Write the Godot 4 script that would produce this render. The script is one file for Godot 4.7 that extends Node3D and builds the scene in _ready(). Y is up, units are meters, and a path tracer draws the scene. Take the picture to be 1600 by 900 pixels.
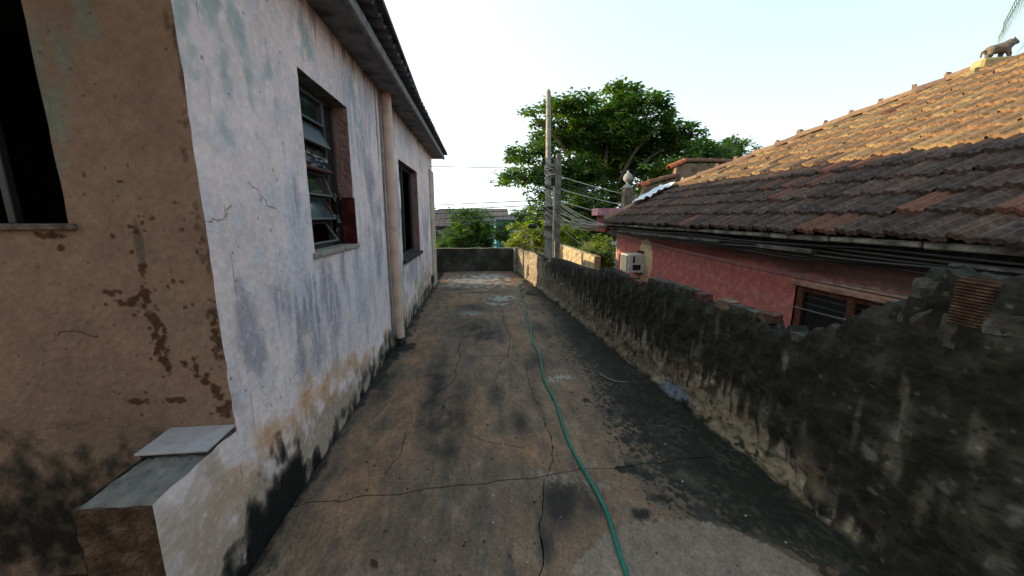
extends Node3D
# A concrete side terrace between a white plastered house and a mould-blackened parapet, a tiled house below on the right.
# Metres, y up. The camera stands 1.6 m above the terrace; the passage runs along -Z.

const WALL_X := -1.08            # face of the white side wall
const CORNER_Z := -1.62          # front corner of the white house
const END_Z := -9.4              # far end of the side wall
const SOFFIT_Y := 2.96
const GROUND_Y := -3.0           # street level below the terrace
const EAVE_X := 3.2              # neighbour's eave
const EAVE_Y := 1.47
const RIDGE_X := 7.65
const PITCH := 28.0              # degrees
const RED_X := 3.55              # neighbour's wall face

var used := {}
var M := {}
var rng := RandomNumberGenerator.new()

# ------------------------------------------------------------------ naming and nodes
func numbered(n: String) -> String:
	if not used.has(n):
		used[n] = 0
		return n
	used[n] += 1
	return "%s_%03d" % [n, used[n]]

func tag(o: Node, label := "", category := "", group := "", kind := "") -> void:
	if label != "": o.set_meta("label", label)
	if category != "": o.set_meta("category", category)
	if group != "": o.set_meta("group", group)
	if kind != "": o.set_meta("kind", kind)

func thing(called: String, label: String, category: String, at := Vector3.ZERO, group := "") -> Node3D:
	var o := Node3D.new()
	o.name = numbered(called)
	add_child(o)
	o.position = at
	tag(o, label, category, group)
	return o

func structure(called: String, at := Vector3.ZERO) -> Node3D:
	var o := Node3D.new()
	o.name = numbered(called)
	add_child(o)
	o.position = at
	o.set_meta("kind", "structure")
	return o

# a part whose mesh is given in world coordinates
func part(parent: Node3D, called: String, mesh: Mesh, mat: Material) -> MeshInstance3D:
	return piece(parent, called, mesh, mat, Transform3D.IDENTITY)

func piece(parent: Node3D, called: String, mesh: Mesh, mat: Material, xf: Transform3D) -> MeshInstance3D:
	var o := MeshInstance3D.new()
	o.name = called
	o.mesh = mesh
	o.material_override = mat
	parent.add_child(o, true)
	o.transform = parent.global_transform.affine_inverse() * xf
	return o

func solo(called: String, mesh: Mesh, mat: Material, label: String, category: String, group := "", kind := "") -> MeshInstance3D:
	var o := MeshInstance3D.new()
	o.name = numbered(called)
	o.mesh = mesh
	o.material_override = mat
	add_child(o)
	tag(o, label, category, group, kind)
	return o

# ------------------------------------------------------------------ shapes
func mb() -> SurfaceTool:
	var st := SurfaceTool.new()
	st.begin(Mesh.PRIMITIVE_TRIANGLES)
	return st

func t3(st: SurfaceTool, a: Vector3, b: Vector3, c: Vector3, n: Vector3) -> void:
	var cr := (b - a).cross(c - a)
	if cr.dot(n) > 0.0:
		var t := b
		b = c
		c = t
		cr = -cr
	st.set_normal(-cr.normalized())
	st.add_vertex(a)
	st.add_vertex(b)
	st.add_vertex(c)

func q4(st: SurfaceTool, a: Vector3, b: Vector3, c: Vector3, d: Vector3, n: Vector3) -> void:
	t3(st, a, b, c, n)
	t3(st, a, c, d, n)

# box with chamfered edges
func bbox(st: SurfaceTool, c: Vector3, size: Vector3, bev := 0.004, basis := Basis.IDENTITY) -> void:
	var h := size * 0.5
	bev = minf(bev, minf(h.x, minf(h.y, h.z)) * 0.9)
	var p := func(sx: float, sy: float, sz: float, ax: int) -> Vector3:
		var v := Vector3(sx * (h.x - bev), sy * (h.y - bev), sz * (h.z - bev))
		if ax == 0: v.x = sx * h.x
		elif ax == 1: v.y = sy * h.y
		else: v.z = sz * h.z
		return c + basis * v
	for s: float in [-1.0, 1.0]:
		q4(st, p.call(s, -1, -1, 0), p.call(s, 1, -1, 0), p.call(s, 1, 1, 0), p.call(s, -1, 1, 0), basis * Vector3(s, 0, 0))
		q4(st, p.call(-1, s, -1, 1), p.call(1, s, -1, 1), p.call(1, s, 1, 1), p.call(-1, s, 1, 1), basis * Vector3(0, s, 0))
		q4(st, p.call(-1, -1, s, 2), p.call(1, -1, s, 2), p.call(1, 1, s, 2), p.call(-1, 1, s, 2), basis * Vector3(0, 0, s))
		for t: float in [-1.0, 1.0]:
			q4(st, p.call(-1, s, t, 1), p.call(1, s, t, 1), p.call(1, s, t, 2), p.call(-1, s, t, 2), basis * Vector3(0, s, t))
			q4(st, p.call(s, -1, t, 0), p.call(s, 1, t, 0), p.call(s, 1, t, 2), p.call(s, -1, t, 2), basis * Vector3(s, 0, t))
			q4(st, p.call(s, t, -1, 0), p.call(s, t, 1, 0), p.call(s, t, 1, 1), p.call(s, t, -1, 1), basis * Vector3(s, t, 0))
			for w: float in [-1.0, 1.0]:
				t3(st, p.call(s, t, w, 0), p.call(s, t, w, 1), p.call(s, t, w, 2), basis * Vector3(s, t, w))

func box_mesh(lo: Vector3, hi: Vector3, bev := 0.004) -> Mesh:
	var st := mb()
	bbox(st, (lo + hi) * 0.5, hi - lo, bev)
	return st.commit()

# a tube along points, radius from r0 to r1
func tube(st: SurfaceTool, pts: PackedVector3Array, r0: float, sides := 8, r1 := -1.0, caps := true) -> void:
	if r1 < 0.0: r1 = r0
	var n := pts.size()
	var rings: Array[PackedVector3Array] = []
	var nrm: Array[PackedVector3Array] = []
	var up := Vector3.UP
	for i in n:
		var d := (pts[mini(i + 1, n - 1)] - pts[maxi(i - 1, 0)]).normalized()
		if i == 0 and absf(d.dot(up)) > 0.9: up = Vector3.RIGHT
		var x := d.cross(up).normalized()
		var y := x.cross(d).normalized()
		up = y
		var r := lerpf(r0, r1, float(i) / maxf(1.0, n - 1))
		var ring := PackedVector3Array()
		var rn := PackedVector3Array()
		for k in sides:
			var a := TAU * k / sides
			var v := x * cos(a) + y * sin(a)
			ring.append(pts[i] + v * r)
			rn.append(v)
		rings.append(ring)
		nrm.append(rn)
	for i in n - 1:
		for k in sides:
			var k2 := (k + 1) % sides
			var a := rings[i][k]
			var b := rings[i][k2]
			var c := rings[i + 1][k2]
			var d := rings[i + 1][k]
			var flip := (b - a).cross(c - a).dot(nrm[i][k] + nrm[i][k2]) > 0.0
			var order := [[a, nrm[i][k]], [b, nrm[i][k2]], [c, nrm[i + 1][k2]], [a, nrm[i][k]], [c, nrm[i + 1][k2]], [d, nrm[i + 1][k]]]
			if flip: order = [order[0], order[2], order[1], order[3], order[5], order[4]]
			for e in order:
				st.set_normal(e[1])
				st.add_vertex(e[0])
	if caps:
		for e in [0, n - 1]:
			var dd := (pts[0] - pts[1]) if e == 0 else (pts[n - 1] - pts[n - 2])
			for k in range(1, sides - 1):
				t3(st, rings[e][0], rings[e][k], rings[e][k + 1], dd)

func tube_mesh(pts: PackedVector3Array, r0: float, sides := 8, r1 := -1.0) -> Mesh:
	var st := mb()
	tube(st, pts, r0, sides, r1)
	return st.commit()

func smooth_path(ctrl: Array, step := 6) -> PackedVector3Array:
	var out := PackedVector3Array()
	var n := ctrl.size()
	for i in n - 1:
		for k in step:
			var t := float(k) / step
			var a: Vector3 = ctrl[i]
			var b: Vector3 = ctrl[i + 1]
			out.append(a.cubic_interpolate(b, ctrl[maxi(i - 1, 0)], ctrl[mini(i + 2, n - 1)], t))
	out.append(ctrl[n - 1])
	return out

func sagged(a: Vector3, b: Vector3, sag: float, n := 14) -> PackedVector3Array:
	var out := PackedVector3Array()
	for i in n + 1:
		var t := float(i) / n
		out.append(a.lerp(b, t) - Vector3(0, sag * 4.0 * t * (1.0 - t), 0))
	return out

# a displaced plaster sheet over a rectangle with holes; pos(u, v) gives the point, uv(u, v) the texture place
func sheet(us: PackedFloat32Array, vs: PackedFloat32Array, holes: Array, pos: Callable, uvf: Callable, facing: Vector3) -> Mesh:
	var st := mb()
	var nu := us.size()
	for j in vs.size():
		for i in nu:
			st.set_uv(uvf.call(us[i], vs[j]))
			st.add_vertex(pos.call(us[i], vs[j]))
	var p0: Vector3 = pos.call(us[0], vs[0])
	var flip: bool = ((pos.call(us[1], vs[0]) as Vector3) - p0).cross((pos.call(us[0], vs[1]) as Vector3) - p0).dot(facing) > 0.0
	for j in vs.size() - 1:
		for i in nu - 1:
			var cc := Vector2((us[i] + us[i + 1]) * 0.5, (vs[j] + vs[j + 1]) * 0.5)
			var skip := false
			for hr: Rect2 in holes:
				if hr.has_point(cc): skip = true
			if skip: continue
			var a := j * nu + i
			var b := a + 1
			var c := a + nu + 1
			var d := a + nu
			for k in ([a, c, b, a, d, c] if flip else [a, b, c, a, c, d]):
				st.add_index(k)
	st.generate_normals()
	st.generate_tangents()
	return st.commit()

func steps(a: float, b: float, cell: float, extra: Array = []) -> PackedFloat32Array:
	var l: Array[float] = []
	var n := int(ceil(absf(b - a) / cell))
	for i in n + 1: l.append(lerpf(a, b, float(i) / n))
	for e: float in extra:
		if e > minf(a, b) and e < maxf(a, b):
			var best := -1
			for i in range(1, l.size() - 1):
				if absf(l[i] - e) < cell * 0.5: best = i
			if best >= 0: l[best] = e
			else: l.append(e)
	l.sort()
	return PackedFloat32Array(l)

# a worn block: a box with a 3x3 grid on each side, pushed about by noise
func worn_block(size: Vector3, seed_: int, amount := 0.006) -> Mesh:
	var nz := FastNoiseLite.new()
	nz.seed = seed_
	nz.frequency = 9.0
	var st := mb()
	var faces := [[Vector3.RIGHT, Vector3.UP, Vector3.BACK], [Vector3.LEFT, Vector3.UP, Vector3.BACK], [Vector3.UP, Vector3.RIGHT, Vector3.BACK], [Vector3.DOWN, Vector3.RIGHT, Vector3.BACK], [Vector3.BACK, Vector3.RIGHT, Vector3.UP], [Vector3.FORWARD, Vector3.RIGHT, Vector3.UP]]
	var f := func(v: Vector3) -> Vector3:
		var p := v * size * 0.5
		var corner := absf(v.x * v.y) + absf(v.y * v.z) + absf(v.x * v.z)
		p *= 1.0 - 0.025 * corner
		return p + Vector3(nz.get_noise_3dv(p), nz.get_noise_3dv(p + Vector3(7, 0, 0)), nz.get_noise_3dv(p + Vector3(0, 9, 0))) * amount
	for fc in faces:
		for i in 3:
			for j in 3:
				var u0 := -1.0 + i * 2.0 / 3.0
				var v0 := -1.0 + j * 2.0 / 3.0
				var d := 2.0 / 3.0
				q4(st, f.call(fc[0] + fc[1] * u0 + fc[2] * v0), f.call(fc[0] + fc[1] * (u0 + d) + fc[2] * v0), f.call(fc[0] + fc[1] * (u0 + d) + fc[2] * (v0 + d)), f.call(fc[0] + fc[1] * u0 + fc[2] * (v0 + d)), fc[0])
	return st.commit()

# one continuous surface round tapered bones: [a, b, ra, rb]
func blended(bones: Array, cell: float, k := 0.03) -> Mesh:
	var lo := Vector3.INF
	var hi := -Vector3.INF
	for b in bones:
		for e in [0, 1]:
			lo = lo.min(b[e] - Vector3.ONE * (b[2 + e] + k + cell))
			hi = hi.max(b[e] + Vector3.ONE * (b[2 + e] + k + cell))
	var n := Vector3i(((hi - lo) / cell).ceil()) + Vector3i.ONE
	var f := PackedFloat32Array()
	f.resize(n.x * n.y * n.z)
	for z in n.z:
		for y in n.y:
			for x in n.x:
				var p := lo + Vector3(x, y, z) * cell
				var d := 1e9
				for b in bones:
					var ab: Vector3 = b[1] - b[0]
					var t := clampf((p - b[0]).dot(ab) / maxf(ab.length_squared(), 1e-6), 0.0, 1.0)
					var e: float = (p - (b[0] + ab * t)).length() - lerpf(b[2], b[3], t)
					if d > 1e8: d = e
					else:
						var h := maxf(k - absf(d - e), 0.0) / k
						d = minf(d, e) - h * h * k * 0.25
				f[(z * n.y + y) * n.x + x] = d
	var st := mb()
	st.set_smooth_group(0)
	var ids := {}
	var count := 0
	for z in n.z - 1:
		for y in n.y - 1:
			for x in n.x - 1:
				var sum := Vector3.ZERO
				var m := 0
				var vals := []
				for c in 8:
					vals.append(f[((z + (c >> 2)) * n.y + y + ((c >> 1) & 1)) * n.x + x + (c & 1)])
				for e in [[0, 1], [2, 3], [4, 5], [6, 7], [0, 2], [1, 3], [4, 6], [5, 7], [0, 4], [1, 5], [2, 6], [3, 7]]:
					var a: float = vals[e[0]]
					var b: float = vals[e[1]]
					if (a < 0.0) != (b < 0.0):
						var t := a / (a - b)
						var pa := Vector3(e[0] & 1, (e[0] >> 1) & 1, e[0] >> 2)
						var pb := Vector3(e[1] & 1, (e[1] >> 1) & 1, e[1] >> 2)
						sum += pa.lerp(pb, t)
						m += 1
				if m > 0:
					ids[Vector3i(x, y, z)] = count
					count += 1
					st.add_vertex(lo + (Vector3(x, y, z) + sum / m) * cell)
	for z in range(1, n.z - 1):
		for y in range(1, n.y - 1):
			for x in range(1, n.x - 1):
				var a := f[(z * n.y + y) * n.x + x] < 0.0
				for ax in 3:
					var o := Vector3i(int(ax == 0), int(ax == 1), int(ax == 2))
					var q := Vector3i(x, y, z) + o
					var b := f[(q.z * n.y + q.y) * n.x + q.x] < 0.0
					if a == b: continue
					var u := Vector3i(int(ax == 1), int(ax == 2), int(ax == 0))
					var v := Vector3i(int(ax == 2), int(ax == 0), int(ax == 1))
					var p := Vector3i(x, y, z)
					var c := [p - u - v, p - v, p, p - u]
					var i4 := []
					for cc in c: i4.append(ids.get(cc, -1))
					if i4.has(-1): continue
					for kk in ([0, 2, 1, 0, 3, 2] if a else [0, 1, 2, 0, 2, 3]): st.add_index(i4[kk])
	st.generate_normals()
	return st.commit()

# ------------------------------------------------------------------ painted surfaces (pigment, stains, moss, cracks; some shade and sheen put into the colour)
class Painter:
	var w: int
	var h: int
	var ox: float
	var oy: float
	var sx: float
	var sy: float
	var c := PackedFloat32Array()
	var hh := PackedFloat32Array()
	var rr := PackedFloat32Array()
	var rg := RandomNumberGenerator.new()

	# a picture w x h pixels that covers from (x0, y0) over mx by my metres; y runs downwards in the picture
	func _init(w_: int, h_: int, x0: float, y0: float, mx: float, my: float, col: Color, seed_: int) -> void:
		w = w_
		h = h_
		ox = x0
		oy = y0
		sx = w / mx
		sy = h / my
		c.resize(w * h * 3)
		hh.resize(w * h)
		rr.resize(w * h)
		rr.fill(0.9)
		for i in w * h:
			c[i * 3] = col.r
			c[i * 3 + 1] = col.g
			c[i * 3 + 2] = col.b
		rg.seed = seed_

	func noise(fx: float, fy: float, seed_: int, oct := 4, ppf := 14) -> PackedByteArray:
		var gw := clampi(int(w / sx / fx * ppf), 16, w)
		var gh := clampi(int(h / sy / fy * ppf), 16, h)
		var n := FastNoiseLite.new()
		n.noise_type = FastNoiseLite.TYPE_SIMPLEX_SMOOTH
		n.seed = seed_
		n.fractal_octaves = oct
		n.frequency = 1.0
		# one unit = one feature; sampled on a square grid, then stretched
		n.frequency = 1.0 / ppf
		var im := n.get_image(gw, gh)
		if gw != w or gh != h: im.resize(w, h, Image.INTERPOLATE_CUBIC)
		return im.get_data()

	func layer(n: PackedByteArray, lo: float, hi: float, col: Color, amount: float, dh := 0.0) -> void:
		var k := 1.0 / (hi - lo)
		for i in w * h:
			var t := clampf((n[i] * 0.003921569 - lo) * k, 0.0, 1.0)
			if t > 0.0:
				hh[i] += t * dh
				t *= amount
				var j := i * 3
				c[j] += (col.r - c[j]) * t
				c[j + 1] += (col.g - c[j + 1]) * t
				c[j + 2] += (col.b - c[j + 2]) * t

	func tone(n: PackedByteArray, amount: float) -> void:
		for i in w * h:
			var k := 1.0 + (n[i] * 0.003921569 - 0.5) * amount
			var j := i * 3
			c[j] *= k
			c[j + 1] *= k
			c[j + 2] *= k

	func relief(n: PackedByteArray, metres: float) -> void:
		for i in w * h: hh[i] += (n[i] * 0.003921569 - 0.5) * metres

	# a patch with a ragged outline
	func blob(x: float, y: float, rx: float, ry: float, col: Color, amount: float, n: PackedByteArray, ragged := 1.2, soft := 0.35, dh := 0.0, rough := -1.0) -> void:
		var grow := 1.0 + ragged * 0.5
		var i0 := maxi(0, int((x - rx * grow - ox) * sx))
		var i1 := mini(w - 1, int((x + rx * grow - ox) * sx))
		var j0 := maxi(0, int((y - ry * grow - oy) * sy))
		var j1 := mini(h - 1, int((y + ry * grow - oy) * sy))
		for j in range(j0, j1 + 1):
			var dy := ((j / sy + oy) - y) / ry
			for i in range(i0, i1 + 1):
				var dx := ((i / sx + ox) - x) / rx
				var at := j * w + i
				var t := clampf((1.0 - sqrt(dx * dx + dy * dy) + (n[at] * 0.003921569 - 0.5) * ragged) / soft, 0.0, 1.0)
				if t > 0.0: put(at, col, t * amount, t * dh, rough)

	func put(at: int, col: Color, t: float, dh: float, rough: float) -> void:
		var q := at * 3
		c[q] += (col.r - c[q]) * t
		c[q + 1] += (col.g - c[q + 1]) * t
		c[q + 2] += (col.b - c[q + 2]) * t
		hh[at] += dh
		if rough >= 0.0: rr[at] += (rough - rr[at]) * t

	# everything on one side of an edge: along the picture's columns (by_x) y > edge(x), else x > edge(y); edge is a list of [s, value]
	func beyond(edge: Array, by_x: bool, sign_: float, col: Color, amount: float, n: PackedByteArray, ragged: float, soft: float, dh := 0.0, rough := -1.0) -> void:
		var m := w if by_x else h
		var ev := PackedFloat32Array()
		ev.resize(m)
		for i in m:
			var s := (i / sx + ox) if by_x else (i / sy + oy)
			var v: float = edge[0][1]
			for k in edge.size() - 1:
				var a: Array = edge[k]
				var b: Array = edge[k + 1]
				if (s - a[0]) * (s - b[0]) <= 0.0:
					v = lerpf(a[1], b[1], (s - a[0]) / (b[0] - a[0]))
					break
				elif k == edge.size() - 2 and absf(s - b[0]) < absf(s - edge[0][0]): v = b[1]
			ev[i] = v
		for j in h:
			var yy := j / sy + oy
			for i in w:
				var at := j * w + i
				var d := (yy - ev[i]) if by_x else (i / sx + ox - ev[j])
				var t := clampf((d * sign_ + (n[at] * 0.003921569 - 0.5) * ragged) / soft, 0.0, 1.0)
				if t > 0.0: put(at, col, t * amount, t * dh, rough)

	# a thin line (hairline crack, run of rust) through points in metres
	func line(pts: Array, width: float, col: Color, amount: float, wobble := 0.01, dh := 0.0) -> void:
		for k in pts.size() - 1:
			var a: Vector2 = pts[k]
			var b: Vector2 = pts[k + 1]
			var n := int(a.distance_to(b) * maxf(sx, sy) * 1.2) + 2
			var off := 0.0
			for s in n:
				off = clampf(off + rg.randf_range(-1, 1) * wobble * 0.25, -wobble, wobble)
				var p := a.lerp(b, float(s) / n) + Vector2(off, off)
				var rx := maxf(0.5, width * sx * rg.randf_range(0.3, 0.6))
				var ry := maxf(0.5, width * sy * rg.randf_range(0.3, 0.6))
				var ci := (p.x - ox) * sx
				var cj := (p.y - oy) * sy
				for j in range(int(cj - ry), int(cj + ry) + 1):
					for i in range(int(ci - rx), int(ci + rx) + 1):
						if i >= 0 and j >= 0 and i < w and j < h: put(j * w + i, col, amount * 0.6, dh, -1.0)

	func specks(count: int, rmin: float, rmax: float, col: Color, amount: float, area := Rect2(-99, -99, 999, 999)) -> void:
		for k in count:
			var x := ox + rg.randf() * w / sx
			var y := oy + rg.randf() * h / sy
			var r := rg.randf_range(rmin, rmax)
			if not area.has_point(Vector2(x, y)): continue
			for j in range(int((y - r - oy) * sy), int((y + r - oy) * sy) + 1):
				for i in range(int((x - r - ox) * sx), int((x + r - ox) * sx) + 1):
					if i >= 0 and j >= 0 and i < w and j < h: put(j * w + i, col, amount * rg.randf_range(0.4, 1.0), 0.0, -1.0)

	func colour_texture() -> ImageTexture:
		var by := PackedByteArray()
		by.resize(w * h * 3)
		for i in w * h * 3: by[i] = clampi(int(c[i] * 255.0), 0, 255)
		return ImageTexture.create_from_image(Image.create_from_data(w, h, false, Image.FORMAT_RGB8, by))

	func normal_texture() -> ImageTexture:
		var f := PackedFloat32Array()
		f.resize(w * h)
		var k := (sx + sy) * 0.5
		for i in w * h: f[i] = hh[i] * k
		var im := Image.create_from_data(w, h, false, Image.FORMAT_RF, f.to_byte_array())
		im.bump_map_to_normal_map(1.0)
		return ImageTexture.create_from_image(im)

	func rough_texture() -> ImageTexture:
		var by := PackedByteArray()
		by.resize(w * h)
		for i in w * h: by[i] = clampi(int(rr[i] * 255.0), 0, 255)
		return ImageTexture.create_from_image(Image.create_from_data(w, h, false, Image.FORMAT_L8, by))

	func material(with_rough := false) -> StandardMaterial3D:
		var m := StandardMaterial3D.new()
		m.albedo_texture = colour_texture()
		m.normal_enabled = true
		m.normal_texture = normal_texture()
		m.roughness = 0.92
		if with_rough:
			m.roughness = 1.0
			m.roughness_texture = rough_texture()
		m.metallic_specular = 0.3
		return m

# plain colour with grain in world space: s = sRGB colour, vary = how far the grain moves it
func grain_mat(s: Color, vary := 0.3, scale := 1.0, rough := 0.9, second := Color(0, 0, 0, 0), seed_ := 1) -> StandardMaterial3D:
	var m := StandardMaterial3D.new()
	var key := "grain%d%s%s%s" % [seed_, s, vary, second]
	if not M.has(key):
		var n := FastNoiseLite.new()
		n.seed = seed_
		n.frequency = 0.018
		n.fractal_octaves = 6
		n.fractal_gain = 0.6
		var g := Gradient.new()
		var d := s.darkened(vary)
		var l := s.lightened(vary * 0.35)
		if second.a > 0.0: d = s.lerp(second, 0.65)
		g.set_color(0, d)
		g.set_color(1, l)
		g.set_offset(0, 0.12)
		g.set_offset(1, 0.88)
		g.add_point(0.5, s)
		var im := n.get_seamless_image(192, 192)
		im.convert(Image.FORMAT_RGB8)
		for y in 192:
			for x in 192: im.set_pixel(x, y, g.sample(im.get_pixel(x, y).r))
		M[key] = ImageTexture.create_from_image(im)
	m.albedo_texture = M[key]
	m.uv1_triplanar = true
	m.uv1_world_triplanar = true
	m.uv1_scale = Vector3.ONE * scale
	m.roughness = rough
	m.metallic_specular = 0.3
	# shared fine relief: pits and grains of weathered surfaces
	if not M.has("relief"):
		var nn := FastNoiseLite.new()
		nn.seed = 99
		nn.frequency = 0.06
		nn.fractal_octaves = 5
		nn.fractal_gain = 0.65
		var ri := nn.get_seamless_image(256, 256)
		ri.convert(Image.FORMAT_RF)
		ri.bump_map_to_normal_map(7.0)
		M.relief = ImageTexture.create_from_image(ri)
	if rough > 0.7:
		m.normal_enabled = true
		m.normal_texture = M.relief
		m.normal_scale = 0.55
	return m

func plain(s: Color, rough := 0.6, metal := 0.0) -> StandardMaterial3D:
	var m := StandardMaterial3D.new()
	m.albedo_color = s
	m.roughness = rough
	m.metallic = metal
	return m

func matt(s: Color) -> StandardMaterial3D:
	var m := plain(s, 0.8)
	m.metallic_specular = 0.08
	return m

func glass(s: Color, alpha: float, rough := 0.05) -> StandardMaterial3D:
	var m := plain(s, rough)
	m.transparency = BaseMaterial3D.TRANSPARENCY_ALPHA
	m.albedo_color.a = alpha
	return m

# ------------------------------------------------------------------ scene
func _ready() -> void:
	rng.seed = 20240611
	camera_and_light()
	var t0 := Time.get_ticks_msec()
	surfaces()
	print("surfaces ", Time.get_ticks_msec() - t0)
	ground_and_terrace()
	white_house()
	low_wall_and_tile()
	far_parapet()
	side_parapet()
	print("house ", Time.get_ticks_msec() - t0)
	neighbour_house()
	print("neighbour ", Time.get_ticks_msec() - t0)
	beyond_the_terrace()
	vegetation()
	print("trees ", Time.get_ticks_msec() - t0)
	poles_and_wires()
	small_things()
	print("done ", Time.get_ticks_msec() - t0)

func camera_and_light() -> void:
	var cam := Camera3D.new()
	cam.name = "camera"
	add_child(cam)
	cam.position = Vector3(0, 1.6, 0)
	cam.rotation_degrees = Vector3(-10.695, -4.925, 0)
	cam.fov = 74.4
	cam.near = 0.05
	cam.far = 900.0
	cam.current = true
	# low sun ahead on the left, behind the white house
	var to_sun := Vector3(-1.0, 0.178, -0.364).normalized()
	var sun := DirectionalLight3D.new()
	sun.name = "sun"
	add_child(sun)
	sun.look_at_from_position(Vector3.ZERO, -to_sun, Vector3.UP)
	sun.light_energy = 1.6
	sun.light_color = Color(1.0, 0.88, 0.68)
	sun.light_angular_distance = 0.5
	sun.shadow_enabled = true
	var env := Environment.new()
	env.background_mode = Environment.BG_SKY
	env.tonemap_mode = Environment.TONE_MAPPER_LINEAR
	env.tonemap_exposure = 1.85
	env.sdfgi_enabled = true
	env.ssao_enabled = true
	env.ssil_enabled = true
	# clear sky: pale blue above, white haze low down and round the sun
	var sw := 512
	var sh := 256
	var data := PackedFloat32Array()
	data.resize(sw * sh * 3)
	for j in sh:
		var el := PI * (0.5 - (j + 0.5) / sh)
		for i in sw:
			var az := TAU * (i + 0.5) / sw      # column 0 looks along -Z
			var d := Vector3(sin(az) * cos(el), sin(el), -cos(az) * cos(el))
			var low := pow(1.0 - clampf(d.y, 0.0, 1.0), 3.4)
			var col := Vector3(0.31, 0.45, 0.55).lerp(Vector3(0.72, 0.81, 0.82), low)
			var ang := rad_to_deg(to_sun.angle_to(d))
			col += Vector3(1.0, 0.93, 0.78) * (0.80 * exp(-pow(ang / 34.0, 2.0)) + 0.55 * exp(-pow(ang / 62.0, 2.0)))
			var at := (j * sw + i) * 3
			data[at] = col.x
			data[at + 1] = col.y
			data[at + 2] = col.z
	var pano := PanoramaSkyMaterial.new()
	pano.panorama = ImageTexture.create_from_image(Image.create_from_data(sw, sh, false, Image.FORMAT_RGBF, data.to_byte_array()))
	var sky := Sky.new()
	sky.sky_material = pano
	env.sky = sky
	env.background_energy_multiplier = 1.0
	var we := WorldEnvironment.new()
	we.name = "environment"
	we.environment = env
	add_child(we)

# ------------------------------------------------------------------ materials
func surfaces() -> void:
	var jobs := [paint_white, paint_floor, paint_parapet, paint_brown, paint_red]
	var ths: Array[Thread] = []
	for j: Callable in jobs:
		var t := Thread.new()
		t.start(j)
		ths.append(t)
	var keys := ["white", "floor", "parapet", "brown", "red"]
	for i in ths.size():
		var p: Painter = ths[i].wait_to_finish()
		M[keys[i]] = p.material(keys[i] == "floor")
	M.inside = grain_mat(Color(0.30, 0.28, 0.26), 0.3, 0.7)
	M.reveal = grain_mat(Color(0.58, 0.46, 0.43), 0.15, 1.0, 0.9, Color(0.48, 0.39, 0.36), 3)
	M.soffit = grain_mat(Color(0.42, 0.42, 0.43), 0.4, 0.9, 0.95, Color(0.16, 0.17, 0.17), 4)
	M.fibre = grain_mat(Color(0.36, 0.36, 0.38), 0.4, 1.4, 0.95, Color(0.17, 0.17, 0.17), 5)
	M.cement = grain_mat(Color(0.50, 0.50, 0.50), 0.35, 2.2, 0.95, Color(0.24, 0.24, 0.24), 6)
	M.render = grain_mat(Color(0.62, 0.56, 0.46), 0.3, 0.5, 0.95, Color(0.36, 0.31, 0.25), 7)
	M.steel = plain(Color(0.17, 0.17, 0.17), 0.6)
	M.dirt = grain_mat(Color(0.16, 0.15, 0.13), 0.4, 2.0, 1.0)
	M.street = grain_mat(Color(0.33, 0.32, 0.30), 0.25, 0.2, 0.95, Color(0.25, 0.25, 0.23), 8)
	M.cream = grain_mat(Color(0.86, 0.75, 0.68), 0.10, 0.9, 0.6, Color(0.72, 0.61, 0.53), 9)
	M.wire = plain(Color(0.07, 0.07, 0.07), 0.6)
	M.pale_wire = plain(Color(0.72, 0.70, 0.66), 0.6)
	M.grey_wire = plain(Color(0.30, 0.29, 0.29), 0.6)
	M.bark = grain_mat(Color(0.33, 0.28, 0.23), 0.4, 1.5, 0.95, Color(0.2, 0.17, 0.14), 11)
	M.clay = grain_mat(Color(0.60, 0.36, 0.25), 0.3, 3.0, 0.95, Color(0.38, 0.23, 0.17), 12)
	M.mouldy = grain_mat(Color(0.24, 0.23, 0.21), 0.4, 3.0, 0.98, Color(0.11, 0.11, 0.10), 13)

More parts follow.
